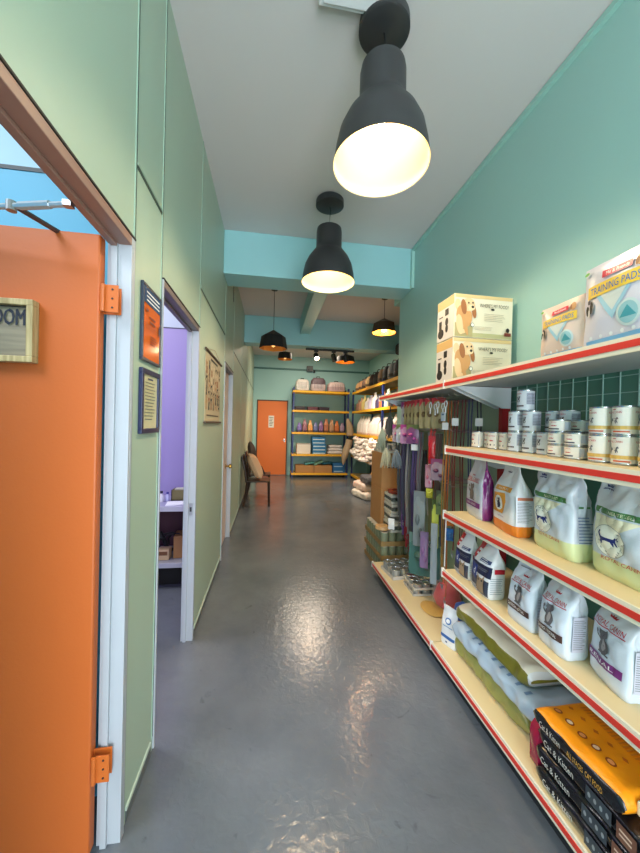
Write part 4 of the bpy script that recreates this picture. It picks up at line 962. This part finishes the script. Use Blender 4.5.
for i, (x, y, z, w_, h_, base, top, blob, lb) in enumerate((
        (1.17, 2.98, 1.50, .11, .15, (176, 160, 176), (170, 60, 140), (190, 80, 160), 'pink toy packet at the far end of the lower hooks'),
        (1.16, 2.86, 1.50, .11, .15, (176, 184, 200), (96, 116, 60), (236, 240, 244), 'white toy packet between two pink ones'),
        (1.15, 2.74, 1.50, .11, .15, (176, 130, 166), (150, 50, 120), (160, 56, 136), 'magenta toy packet on the lower hooks'),
        (1.15, 2.62, 1.50, .10, .14, (110, 64, 104), (90, 100, 44), (150, 60, 130), 'violet toy packet nearest on the lower hooks'),
        (1.19, 2.36, 1.42, .05, .20, (176, 30, 36), (170, 26, 36), None, 'bright red narrow packet below the steel hooks'),
        (1.18, 2.24, 1.26, .10, .14, (140, 120, 132), (120, 50, 90), (90, 40, 76), 'clear pink and brown toy packet level with the can shelf'),
        (1.19, 2.40, 1.20, .05, .16, (196, 150, 170), (180, 120, 140), (190, 100, 130), 'pale pink tall packet left of the pink and brown one'),
        (1.20, 2.40, 1.02, .05, .06, (186, 184, 60), (196, 192, 60), None, 'yellow price ticket packet among the leashes'),
        (1.20, 2.22, 1.04, .07, .16, (96, 112, 70), (60, 70, 50), (70, 90, 60), 'green packet hanging below the pink and brown packet'),
        (1.20, 2.10, .92, .05, .08, (206, 110, 40), (230, 110, 30), None, 'orange packet hanging beside the shelf ends'),
        (1.20, 2.10, .81, .05, .07, (40, 100, 170), (30, 100, 180), None, 'blue packet hanging below the orange packet'),
        (1.22, 2.50, .64, .24, .32, (70, 110, 104), (90, 120, 112), (60, 100, 96), 'large teal packet hanging low near the bottom shelf'),
        (1.16, 2.38, .70, .06, .26, (136, 110, 150), (120, 100, 136), (130, 90, 140), 'lilac long packet in front of the teal packet'),
        (1.17, 2.25, .80, .045, .42, (150, 160, 168), (150, 160, 168), None, 'clear tall plastic sleeve beside the shelf ends'),
        (1.17, 2.50, .98, .09, .42, (130, 140, 142), (110, 120, 124), (100, 110, 112), 'grey long packet in front of the leashes'),
        (1.20, 2.30, .96, .05, .34, (196, 206, 90), (70, 90, 40), None, 'lime thin packet hanging beside the grey long one'),
        (1.14, 3.02, .62, .06, .09, (236, 236, 236), (230, 230, 230), None, 'white price tag packet over the can trays'))):
    packet(x, y, z, w_, h_, lb, base, top, blob, th=.014)
# grey brushes / plumes at the far end
for i, (x, y, z, hh_, c, lb) in enumerate(((1.13, 3.10, 1.68, .26, (74, 76, 74), 'grey feather duster hanging at the far end of the top hooks'), (1.07, 3.14, 1.55, .26, (150, 160, 140), 'pale green feather duster hanging beyond the grey one'), (1.07, 3.02, 1.36, .20, (176, 172, 146), 'straw coloured brush hanging over the cardboard carton'), (1.13, 2.92, 1.35, .18, (110, 122, 130), 'blue grey brush hanging next to the straw coloured one'))):
    t = thing('cleaning_brush', lb, 'brush', (x, y, z))
    a = MB().mat(DARK); a.tube([(0, 0, 0), (0, 0, -.08)], .006, 6); a.tube([(0, 0, 0), (.12, 0, .02)], .003, 6); a.build('handle', t)
    a = MB().mat(M(c, .8)); random.seed(i)
    for k in range(70):
        an = random.uniform(0, 2 * PI); r_ = random.uniform(.01, .055); l = random.uniform(.6, 1) * hh_
        a.tube([(0, 0, -.06), (r_ * cos(an) * .7, r_ * sin(an) * .7, -.06 - l * .5), (r_ * cos(an), r_ * sin(an), -.06 - l)], [.003, .005, .002], 4)
    a.build('bristles', t)['kind'] = 'stuff'
# white plastic snap hooks above the mustard leash
for i in range(5):
    t = MB().mat(M((230, 230, 230), .3)); x, y, z = 1.17 + .01 * (i % 2), 2.36 - i * .055, 1.655 - .012 * (i % 2)
    t.tube([(x, y + .018 * cos(k * PI / 5), z + .022 * sin(k * PI / 5)) for k in range(11)], .0035, 6); t.tube([(x, y, z - .022), (x, y, z - .06)], .005, 6)
    tag(t.build('snap_hook'), ['white snap hook ring, furthest of the five', 'white snap hook ring, second furthest of the five', 'white snap hook ring, middle of the five', 'white snap hook ring, second nearest of the five', 'white snap hook ring, nearest of the five'][i], 'hook', 'white snap hooks hanging in a row')
t = MB().mat(M((206, 216, 226), .4)); t.box(1.165, 1.17, 2.14, 2.19, 1.54, 1.60); t.mat(M((90, 120, 160), .4)); t.box(1.164, 1.165, 2.15, 2.18, 1.58, 1.59); tag(t.build('price_tag'), 'white price card hanging below the snap hooks', 'tag')

# ------------------------------------------------------------------ trays and cartons stacked on the floor beyond the shelving
JAR = M((128, 138, 112), .35)
crd = M((150, 122, 76), .7)
ct = can_tray((1.30, 3.545, .0005), 4, 7, .0415, .140, 'cardboard tray of pale jars, lowest of three on the floor', JAR, None, cardm=crd, lidm=M((196, 190, 176), .4), group='trays of jars stacked on the floor')
dup(ct, (1.298, 3.548, .142), .01, 'cardboard tray of pale jars, middle of three on the floor')
dup(ct, (1.30, 3.545, .2835), -.01, 'cardboard tray of pale jars, top of three on the floor')
t = MB().mat(M((200, 160, 110), .4, bump=.3, bscale=20)); t.lathe([(.02, .01), (.05, 0), (.075, .015), (.07, .045), (.04, .05), (.02, .03), (.02, .01)], (1.165, 3.34, .426), 22)
tag(t.build('tape_roll', smooth=True), 'round tan roll lying on the top jar tray', 'roll')
SLV = M((170, 172, 168), .3, metal=.3, bump=.5, bscale=20)
for i in range(4):
    t = thing('foil_pack', ['silver shrink wrapped pack, lowest of four by the cartons', 'silver shrink wrapped pack, second lowest of four by the cartons', 'silver shrink wrapped pack, third of four by the cartons', 'silver shrink wrapped pack, topmost of four by the cartons'][i], 'pack', (1.345, 3.345, .426 + i * .095), (.04, -.05, .03, -.02)[i], 'silver shrink wrapped packs by the cartons')
    a = MB().mat(M((196, 196, 188), .35)); a.box(-.13, .12, -.115, .11, .0, .03); a.box(-.13, .12, -.115, .11, .062, .092); a.build('wrapped_cans', t, bevel=.008)
    a = MB().mat(M((78, 84, 80), .4))
    for k in range(5): a.cyl((-.1 + k * .05, -.105, .03), .024, .032, 12); a.cyl((-.105, -.1 + k * .05, .03), .024, .032, 12)
    a.build('dark_band', t)
t = MB().mat(M((150, 60, 44), .5, bump=.3)); t.lathe([(.08, .0), (.12, .0), (.125, .02), (.08, .025), (.08, .0)], (1.345, 3.345, .808), 24); t.mat(M((80, 36, 30), .5)); t.lathe([(.0001, .002), (.079, .004), (.079, .012), (.0001, .014)], (1.345, 3.345, .808), 24)
tag(t.build('red_tray', smooth=True), 'reddish brown ring shaped dish on top of the silver packs', 'dish')
zz = .426
for i, (hh, lb) in enumerate(((.39, 'plain cardboard carton resting on the jar trays'), (.385, 'cardboard carton with printed symbols, on top of another carton'))):
    t = thing('shipping_carton', lb, 'box', (1.19, 3.475, zz), 0, 'cardboard cartons stacked on the jar trays')
    a = MB().mat(CARD); a.box(0, .285, 0, .37, 0, hh); a.build('carton', t, bevel=.004)
    a = MB().mat(M((196, 160, 104), .35)); a.box(.12, .17, -.0015, .3715, hh - .08, hh + .0012); a.build('packing_tape', t)
    p = Print(lambda u, v, o: (u, -o, v))
    if i == 1:
        for k in range(4): p.rect(.065 + k * .045, .09 + k * .045, hh - .16, hh - .12, M((80, 52, 32), .6)); p.rect(.07 + k * .045, .085 + k * .045, hh - .145, hh - .135, M((176, 128, 78), .6))
        p.build('printed_symbols', t)
    zz += hh + .0015
can_tray((1.333, 3.63, zz + .001), 3, 4, .042, .09, 'tray of silver cans on top of the tall cartons', FOILG, None)

# ------------------------------------------------------------------ yellow and blue racks
YEL = M((240, 178, 36), .4); RBL = M((38, 56, 120), .4)
def rack(label, x0, x1, y0, y1, zs, ztop, ys_posts=None, xs_posts=None, levels=None):
    t = thing('storage_rack', label, 'rack', (x0, y0, 0))
    W_, D_ = x1 - x0, y1 - y0
    for x in (xs_posts or (0, W_ - .04)):
        for y in (ys_posts or (0, D_ - .04)):
            a = MB().mat(RBL); a.box(x, x + .04, y, y + .003, 0, ztop); a.box(x, x + .003, y, y + .04, 0, ztop); a.build('post', t)
    for z in zs:
        a = MB().mat(YEL); a.box(.0, W_, -.004, .03, z - .055, z); a.box(0, W_, D_ - .03, D_, z - .055, z); a.box(-.004, .03, 0, D_, z - .055, z); a.box(W_ - .03, W_, 0, D_, z - .055, z)
        a.mat(M((176, 150, 100), .6)); a.box(.03, W_ - .03, .03, D_ - .03, z - .02, z - .004)
        a.build('shelf', t)
    return t
rack('blue and yellow rack standing against the back wall', .60, 2.18, 9.30, 9.77, (.13, .655, 1.26, 1.87, 2.41), 2.50)
rack('blue and yellow rack running along the right recess wall', 2.26, 2.86, 4.2, 9.26, (.13, .66, 1.26, 1.87, 2.40), 2.46, ys_posts=(0, 2.48, 5.02))

# back rack goods
def carrier(x, z, w_, hh, c, c2, label):
    t = thing('pet_carrier', label, 'carrier', (x, 9.50, z), 0, 'pet carriers on the back rack')
    a = MB().mat(M(c, .45))
    for k, (s, zz_) in enumerate(((.88, 0), (1, .04), (1, .5), (.96, .53))):
        pass
    N = 24; vs = []
    lv = ((.86, 0), (1, .08), (1.02, .5), (.98, .52), (.94, .8), (.7, .98))
    for s, q in lv:
        for i in range(N):
            th = 2 * PI * i / N; r = (abs(cos(th)) ** 5 + abs(sin(th)) ** 5) ** -.2
            vs.append((w_ / 2 * s * r * cos(th), .16 * s * r * sin(th), hh * q))
    a.v = vs
    for j in range(len(lv) - 1):
        a.mat(M(c2 if j < 2 else c, .45))
        for i in range(N): k = (i + 1) % N; a.f.append((j * N + i, j * N + k, (j + 1) * N + k, (j + 1) * N + i)); a.m.append(a.mi)
    a.f.append(tuple((len(lv) - 1) * N + i for i in range(N))); a.m.append(a.mi); a.f.append(tuple(range(N))[::-1]); a.m.append(a.mi)
    a.build('shell', t, smooth=True)
    a = MB().mat(DARK)
    for k in range(7): a.tube([(-w_ * .28 + k * w_ * .093, -.166, hh * .18), (-w_ * .28 + k * w_ * .093, -.160, hh * .75)], .004, 5)
    a.tube([(-w_ * .12, 0, hh * .96), (-w_ * .1, 0, hh * 1.1), (w_ * .1, 0, hh * 1.1), (w_ * .12, 0, hh * .96)], .012, 6); a.build('grille_door', t)
carrier(.86, 2.412, .38, .32, (216, 206, 196), (226, 220, 212), 'cream pet carrier at the left on top of the back rack')
carrier(1.31, 2.412, .42, .38, (104, 84, 92), (200, 184, 184), 'purplish grey pet carrier in the middle of the rack top')
carrier(1.83, 2.412, .50, .28, (216, 190, 184), (190, 160, 160), 'pinkish pet carrier at the right on top of the back rack')
for i, x in enumerate((.80, 1.15, 1.47)):
    t = MB().mat(M(((40, 24, 34), (96, 50, 60), (44, 28, 40))[i], .5)); t.box(x - .14, x + .16, 9.35, 9.62, 1.871, 1.91); t.box(x - .14, x - .12, 9.35, 9.62, 1.91, 1.97); t.box(x + .14, x + .16, 9.35, 9.62, 1.91, 1.97); t.box(x - .14, x + .16, 9.35, 9.365, 1.91, 1.96); t.box(x - .14, x + .16, 9.60, 9.62, 1.91, 1.985)
    tag(t.build('litter_tray', bevel=.006), ['dark flat litter tray, leftmost of three on the back rack', 'reddish flat litter tray between two dark ones on the back rack', 'dark flat litter tray, rightmost of three on the back rack'][i], 'tray', 'litter trays on the back rack')
dl = [((118, 98, 170), .26), ((150, 96, 110), .36), ((226, 160, 90), .33), ((110, 120, 170), .28), ((140, 100, 150), .32), ((196, 120, 80), .38), ((200, 150, 110), .36), ((216, 120, 60), .33), ((170, 140, 160), .28)]
nm = ['lilac', 'dusty rose', 'amber', 'slate blue', 'mauve', 'terracotta', 'tan', 'orange', 'pale plum']
for i, ((c, hh), n_) in enumerate(zip(dl, nm)):
    x = .80 + i * .152
    bag((x - .07, 9.36 + .02 * (i % 2)), (x + .07, 9.36 + .02 * (i % 2)), 1.261, hh, .10, '%s small food pouch standing on the middle shelf of the back rack' % n_, M(c, .35, bump=.3), band=M(tuple(int(v * .6) for v in c), .4), bandh=.06, seed=40 + i, name='food_pouch', neck=.5, sh=.5, cat='pouch', group='pouches on the back rack')
t = thing('white_carton', 'white carton at the left of the fourth shelf on the back rack', 'box', (.74, 9.35, .656))
a = MB().mat(M((226, 216, 206), .6)); a.box(0, .38, 0, .3, 0, .28); a.build('carton', t, bevel=.006); a = MB().mat(M((200, 190, 184), .6)); a.box(-.004, .384, -.004, .3, .26, .284); a.build('lid', t)
for i in range(5):
    t = thing('blue_carton', ['blue and white flat carton, lowest of five on the back rack', 'blue and white flat carton, second up of five', 'blue and white flat carton, middle of the stack of five', 'blue and white flat carton, fourth up of five', 'blue and white flat carton, top of the stack of five'][i], 'box', (1.18 - (.02 if i > 2 else 0), 9.34, .656 + i * .096), 0, 'blue cartons stacked on the back rack')
    a = MB().mat(M((40, 120, 176), .45)); a.box(0, .37, 0, .28, 0, .094); a.build('carton', t, bevel=.004)
    a = MB().mat(M((214, 232, 240), .5)); a.box(.02, .35, -.002, 0, .01, .035); a.build('label_strip', t)
for i in range(3):
    sack((1.83, 9.50, .656 + i * .085), .30, .44 - .03 * i, .082, ['white packet, lowest of three on the back rack', 'white packet, middle of three on the back rack', 'white packet, top of three on the back rack'][i], M((226, 218, 214), .4), seed=60 + i, name='white_packet', cat='packet', side=M((210, 196, 196), .4), group='white packets on the back rack')
t = thing('long_carton', 'long low cardboard box on the bottom shelf of the back rack', 'box', (.72, 9.34, .131)); a = MB().mat(CARD); a.box(0, 1.02, 0, .36, 0, .20); a.build('carton', t, bevel=.005); a = MB().mat(M((150, 108, 64), .6)); a.box(.48, .54, -.002, .36, .0, .201); a.build('packing_tape', t)
for i, (x, z, c, r, lb) in enumerate(((1.12, .335, (70, 150, 150), .18, 'teal flat packet leaning on the long cardboard box'), (1.36, .345, (120, 170, 150), .35, 'pale green packet leaning on the long cardboard box'), (1.60, .34, (50, 110, 130), .1, 'dark teal packet at the right end of the long box'))):
    t = MB().mat(M(c, .4, bump=.3)); t.box(-.14, .14, -.1, .1, 0, .05); o = t.build('flat_packet', bevel=.01, loc=(x, 9.50, z + .03)); o.rotation_euler = (0, -r, .2 * i); tag(o, lb, 'packet')
for i, (z, lb) in enumerate(((.131, 'blue carton, lower one at the bottom right of the back rack'), (.27, 'blue carton, upper one at the bottom right of the back rack'))):
    t = MB().mat(M((36, 104, 160), .45)); t.box(1.77, 2.12, 9.36, 9.62, z, z + .137); t.mat(M((190, 216, 230), .5)); t.box(1.80, 2.05, 9.358, 9.36, z + .03, z + .05); tag(t.build('blue_carton', bevel=.005), lb, 'box')
# beige fabric tunnel hanging at the rack corner
t = MB().mat(M((186, 160, 130), .8, var=.1, vscale=8)); t.tube([(2.10 + .09 * sin(k * .42), 9.12, 1.66 - k * .115) for k in range(12)], [.03, .07, .09, .10, .105, .10, .095, .10, .10, .09, .06, .02], 14)
tag(t.build('fabric_tunnel', smooth=True), 'beige fabric tube hanging at the corner of the two racks', 'toy')

# right rack goods
random.seed(11)
top_c = [((206, 160, 110), 'tan'), ((190, 140, 96), 'caramel'), ((120, 90, 70), 'brown'), ((216, 176, 120), 'sand'), ((74, 60, 58), 'dark brown'), ((60, 56, 60), 'charcoal'), ((170, 130, 100), 'light brown'), ((50, 48, 54), 'near black'), ((150, 150, 158), 'grey'), ((40, 40, 46), 'black'), ((190, 190, 196), 'light grey'), ((60, 50, 44), 'umber'), ((46, 44, 50), 'soot black'), ((130, 124, 120), 'stone grey')]
y = 9.0
for i, (c, n_) in enumerate(top_c):
    t = thing('pet_carrier', '%s basket shaped pet carrier on the top shelf of the right rack' % n_, 'carrier', (2.43, y, 2.402), 0, 'carriers on the top shelf of the right rack')
    hh = .26 + .012 * i; r = .145
    a = MB().mat(M(c, .6)); a.lathe([(1e-4, 0), (r * .8, 0), (r, .04), (r * 1.02, hh * .6), (r * .7, hh * .92), (1e-4, hh)], n=20); a.build('basket_body', t, smooth=True)
    a = MB().mat(M(tuple(int(v * .5) for v in c), .5)); a.lathe([(r * 1.03, hh * .15), (r * 1.05, hh * .2), (r * 1.05, hh * .3), (r * 1.03, hh * .34)], n=20); a.tube([(-r * .5, 0, hh * .9), (-r * .3, 0, hh * 1.12), (r * .3, 0, hh * 1.12), (r * .5, 0, hh * .9)], .01, 6); a.build('rim', t)
    y -= .32
for i, (y, c, lb) in enumerate(((5.62, (34, 34, 36), 'black bag heaped above the baskets, nearer one'), (5.98, (44, 40, 40), 'black bag heaped above the baskets, farther one'))):
    sack((2.47, y, 2.85 - .02 * i), .32, .34, .22, lb, M(c, .6), seed=70 + i, name='black_bag')
c2 = [((150, 110, 90), 'brown'), ((200, 150, 120), 'peach'), ((226, 206, 130), 'cream yellow'), ((236, 232, 226), 'white'), ((210, 200, 220), 'pale lilac'), ((240, 236, 230), 'off white'), ((70, 60, 90), 'dark violet'), ((216, 110, 60), 'rust'), ((190, 200, 180), 'sage'), ((60, 60, 70), 'slate'), ((200, 60, 60), 'red'), ((226, 222, 214), 'ivory'), ((190, 50, 50), 'scarlet')]
y = 9.05
for i, (c, n_) in enumerate(c2):
    bag((2.30, y), (2.30, y - .24), 1.871, .30 + .04 * (i % 3), .14, '%s pet food pouch on the second highest shelf of the right rack' % n_, M(c, .35, bump=.3), seed=80 + i, name='food_pouch', neck=.7, sh=.6, cat='pouch', group='pouches on the second shelf of the right rack'); y -= .285
y = 8.9
nm3 = ['first', 'second', 'third', 'fourth', 'fifth', 'sixth', 'seventh', 'eighth', 'ninth', 'tenth', 'eleventh', 'twelfth', 'thirteenth']
pb = None
for i in range(13):
    lb = '%s of the tall white food bags counted from the far end' % nm3[i]
    if pb is None:
        pb = bag((2.30, y), (2.30, y - .22), 1.261, .46, .13, lb, M((236, 226, 216), .35, bump=.3), band=M((216, 190, 170), .4), bandh=.05, seed=95, name='white_food_bag', neck=.7, sh=.7, lean=.04, group='white food bags on the right rack')
    else: dup(pb, (pb.location.x + random.uniform(-.02, .02), y - .11, pb.location.z), pb.rotation_euler[2] + random.uniform(-.15, .15), lb, scale=(1, 1, random.uniform(.88, 1.04)))
    y -= .255
# heap of small white bags under that
lbh = 'small white printed bag in the heap spilling from the right rack'
hp = sack((2.2, 8.8, .70), .26, .20, .09, lbh, M((240, 230, 220), .4, bump=.4, bscale=14), seed=120, name='heap_bag', wr=1.4, prints=lambda p: (p.rect(-.05, .05, -.06, -.02, M((150, 110, 170), .4)), p.rect(-.04, .04, .02, .06, M((216, 150, 120), .4))), group='heap of small white bags')
k = 0
for lay in range(6):
    for j in range(9 - lay // 2):
        x = 2.24 + .02 * lay + random.uniform(-.07, .07); y = 8.85 - j * .27 + random.uniform(-.06, .06) - lay * .05; z = .665 + lay * .088
        if lay == 0 and j == 0: hp.location = (x, y, z); continue
        o = dup(hp, (x, y, z), random.uniform(-1.2, 1.2), scale=(random.uniform(.8, 1.1), random.uniform(.75, 1.0), random.uniform(.7, 1.0))); o.rotation_euler = (random.uniform(-.15, .15), random.uniform(-.5, .1), random.uniform(-1.3, 1.3)); k += 1
# low bags on the floor
for i, (x, y, z, c, L, lb) in enumerate(((1.98, 6.75, .002, (236, 226, 214), .62, 'white food sack on the floor, lowest of the pair by the rack'), (2.0, 6.85, .16, (240, 214, 200), .56, 'white sack with pinkish band lying on top of another sack'), (2.08, 6.7, .31, (90, 90, 96), .5, 'dark grey bag lying above the two white sacks'), (2.2, 6.4, .46, (226, 176, 110), .4, 'yellow tan bag on top of the grey bag by the rack'))):
    sack((x, y, z), L, .36, .15, lb, M(c, .4, bump=.3, bscale=10), seed=130 + i, name='food_sack', rz=.25 - .1 * i, prints=(lambda p: (p.rect(-.15, .15, -.12, -.06, M((150, 100, 90), .4)), p.rect(-.1, .12, .02, .1, M((206, 120, 100), .4)))) if i < 2 else None)

# ------------------------------------------------------------------ chairs on the left
CH = M((52, 36, 28), .35, var=.1)
def chair(loc, label):
    t = thing('dining_chair', label, 'chair', loc, 0, 'dark chairs along the left wall')
    a = MB().mat(CH); a.box(0, .44, -.21, .21, .43, .455); a.build('seat', t, bevel=.012)
    for sx, sy in ((.41, -.19), (.41, .19)):
        a = MB().mat(CH); a.tube([(sx, sy, .44), (sx + .005, sy, .2), (sx + .015, sy, 0)], [.024, .021, .017], 8); a.build('leg', t, smooth=True)
    for sy in (-.19, .19):
        a = MB().mat(CH); a.tube([(.03, sy, .44), (.01, sy, .2), (-.03, sy, 0)], [.024, .02, .017], 8); a.build('leg', t, smooth=True)
        a = MB().mat(CH); a.tube([(.02, sy, .43), (-.01, sy * .98, .62), (-.05, sy * .95, .80), (-.07, sy * .92, .885)], [.022, .018, .016, .014], 8); a.build('back_post', t, smooth=True)
    a = MB().mat(CH)
    a.box(-.075, -.045, -.20, .20, .80, .90); a.build('top_rail', t, bevel=.01)
    a = MB().mat(CH)
    for k in range(5): y_ = -.12 + k * .06; a.tube([(.02, y_, .45), (-.02, y_, .64), (-.055, y_, .81)], .009, 6)
    a.build('backrest', t)
    return t
c1 = chair((-.415, 6.30, 0), 'dark chair with cushion side on, nearer of two by left wall')
c2_ = dup(c1, (-.415, 7.05, 0), .0, 'dark chair standing behind the nearer one by left wall')
def cushion(loc, lb, c, rx, s=1.):
    t = thing('cushion', lb, 'cushion', loc)
    a = MB().mat(M(c, .8, bump=.3, bscale=40)); N = 16; vs = []
    for j in range(N + 1):
        for i in range(N + 1):
            u = -1 + 2 * i / N; v = -1 + 2 * j / N; b_ = (1 - u ** 4) * (1 - v ** 4); k_ = 1 - .10 * (1 - abs(u) * abs(v)) * 1
            vs.append((.09 * b_ ** .5, u * .2 * k_, v * .2 * k_))
    nn = len(vs); vs += [(-x * .8, y, z) for x, y, z in vs]
    fs = [(j * (N + 1) + i, j * (N + 1) + i + 1, (j + 1) * (N + 1) + i + 1, (j + 1) * (N + 1) + i) for j in range(N) for i in range(N)]
    a.add(vs, fs + [tuple(q + nn for q in reversed(f)) for f in fs]); o = a.build('cushion_body', t, smooth=True)
    a = MB().mat(M((40, 30, 28), .7)); a.poly = None
    a.prism([(-.13, -.17), (-.02, -.17), (-.08, -.04)], lambda u, v: (.075, u, v), lambda u, v: (.098, u, v)); a.build('dark_patch', t)
    t.rotation_euler = rx; t.scale = (s, s, s); return t
cushion((-.27, 6.30, .70), 'beige cushion leaning on the seat of the nearer chair', (206, 166, 130), (0, -.45, .1), 1.18)
cushion((-.36, 7.02, .86), 'dark brown cushion propped up on the farther chair', (60, 42, 34), (.78, -.2, 0), .95)

# ------------------------------------------------------------------ lights
def area(name, loc, rot, sx, sy, e, col=(1, 1, 1), spread=PI):
    l = bpy.data.lights.new(name, 'AREA'); l.shape = 'RECTANGLE'; l.size = sx; l.size_y = sy; l.energy = e; l.color = col; l.spread = spread
    o = bpy.data.objects.new(name, l); C.objects.link(o); o.location = loc; o.rotation_euler = rot; return o
def spot(name, loc, to, e, col, ang=1.2, blend=.6, r=.04):
    l = bpy.data.lights.new(name, 'SPOT'); l.energy = e; l.color = col; l.spot_size = ang; l.spot_blend = blend; l.shadow_soft_size = r
    o = bpy.data.objects.new(name, l); C.objects.link(o); o.location = loc
    o.rotation_euler = (Vector(to) - Vector(loc)).to_track_quat('-Z', 'Y').to_euler(); return o
area('shop_window_daylight', (.5, YF - .02, 1.65), (PI / 2, 0, 0), 1.7, 2.9, 210, (.86, .94, 1.0))
area('blue_room_lamp', (-2.0, -.2, 3.38), (0, 0, 0), 1.2, 1.2, 90, (.92, .97, 1))
area('purple_room_lamp', (-2.0, 2.5, 3.38), (0, 0, 0), .8, .8, 70, (1, .98, .98))
WARM = (1, .80, .56)
for x, y, z, e in ((.49, 1.562, 2.80, 20), (.46, 2.871, 2.78, 20)):
    spot('pendant_glow', (x, y, z), (x, y, 0), e * 2.0, WARM, 2.75, .5, .05)
spot('track_spot_glow', (.86, 6.3, 2.64), (.9, 5.5, 0), 60, (1, .85, .68), 1.6, .8)
spot('track_spot_left', (1.22, 6.42, 2.64), (-.35, 8.9, .4), 220, (1, .78, .5), 1.3, .8)
spot('track_spot_right', (1.5, 6.5, 2.64), (2.5, 7.2, 1.0), 210, (1, .86, .72), 1.5, .8)
spot('rear_pendant_glow', (1.655, 4.9, 2.86), (1.8, 4.9, 0), 40, WARM, 2.4, .6)
area('rear_ceiling_lamp', (1.0, 8.2, 3.38), (0, 0, 0), 1.0, .3, 40, (1, .86, .68))

wd = bpy.data.worlds.new('world'); bpy.context.scene.world = wd; wd.use_nodes = True
wd.node_tree.nodes['Background'].inputs['Color'].default_value = (.75, .87, 1, 1); wd.node_tree.nodes['Background'].inputs['Strength'].default_value = 1.2
sc = bpy.context.scene
sc.view_settings.view_transform = 'Standard'; sc.view_settings.look = 'None'; sc.view_settings.gamma = 1; sc.view_settings.use_curve_mapping = False
sc.view_settings.exposure = 0.0
sc.cycles.use_denoising = True
sc.cycles.max_bounces = 10; sc.cycles.diffuse_bounces = 6; sc.cycles.sample_clamp_indirect = 6
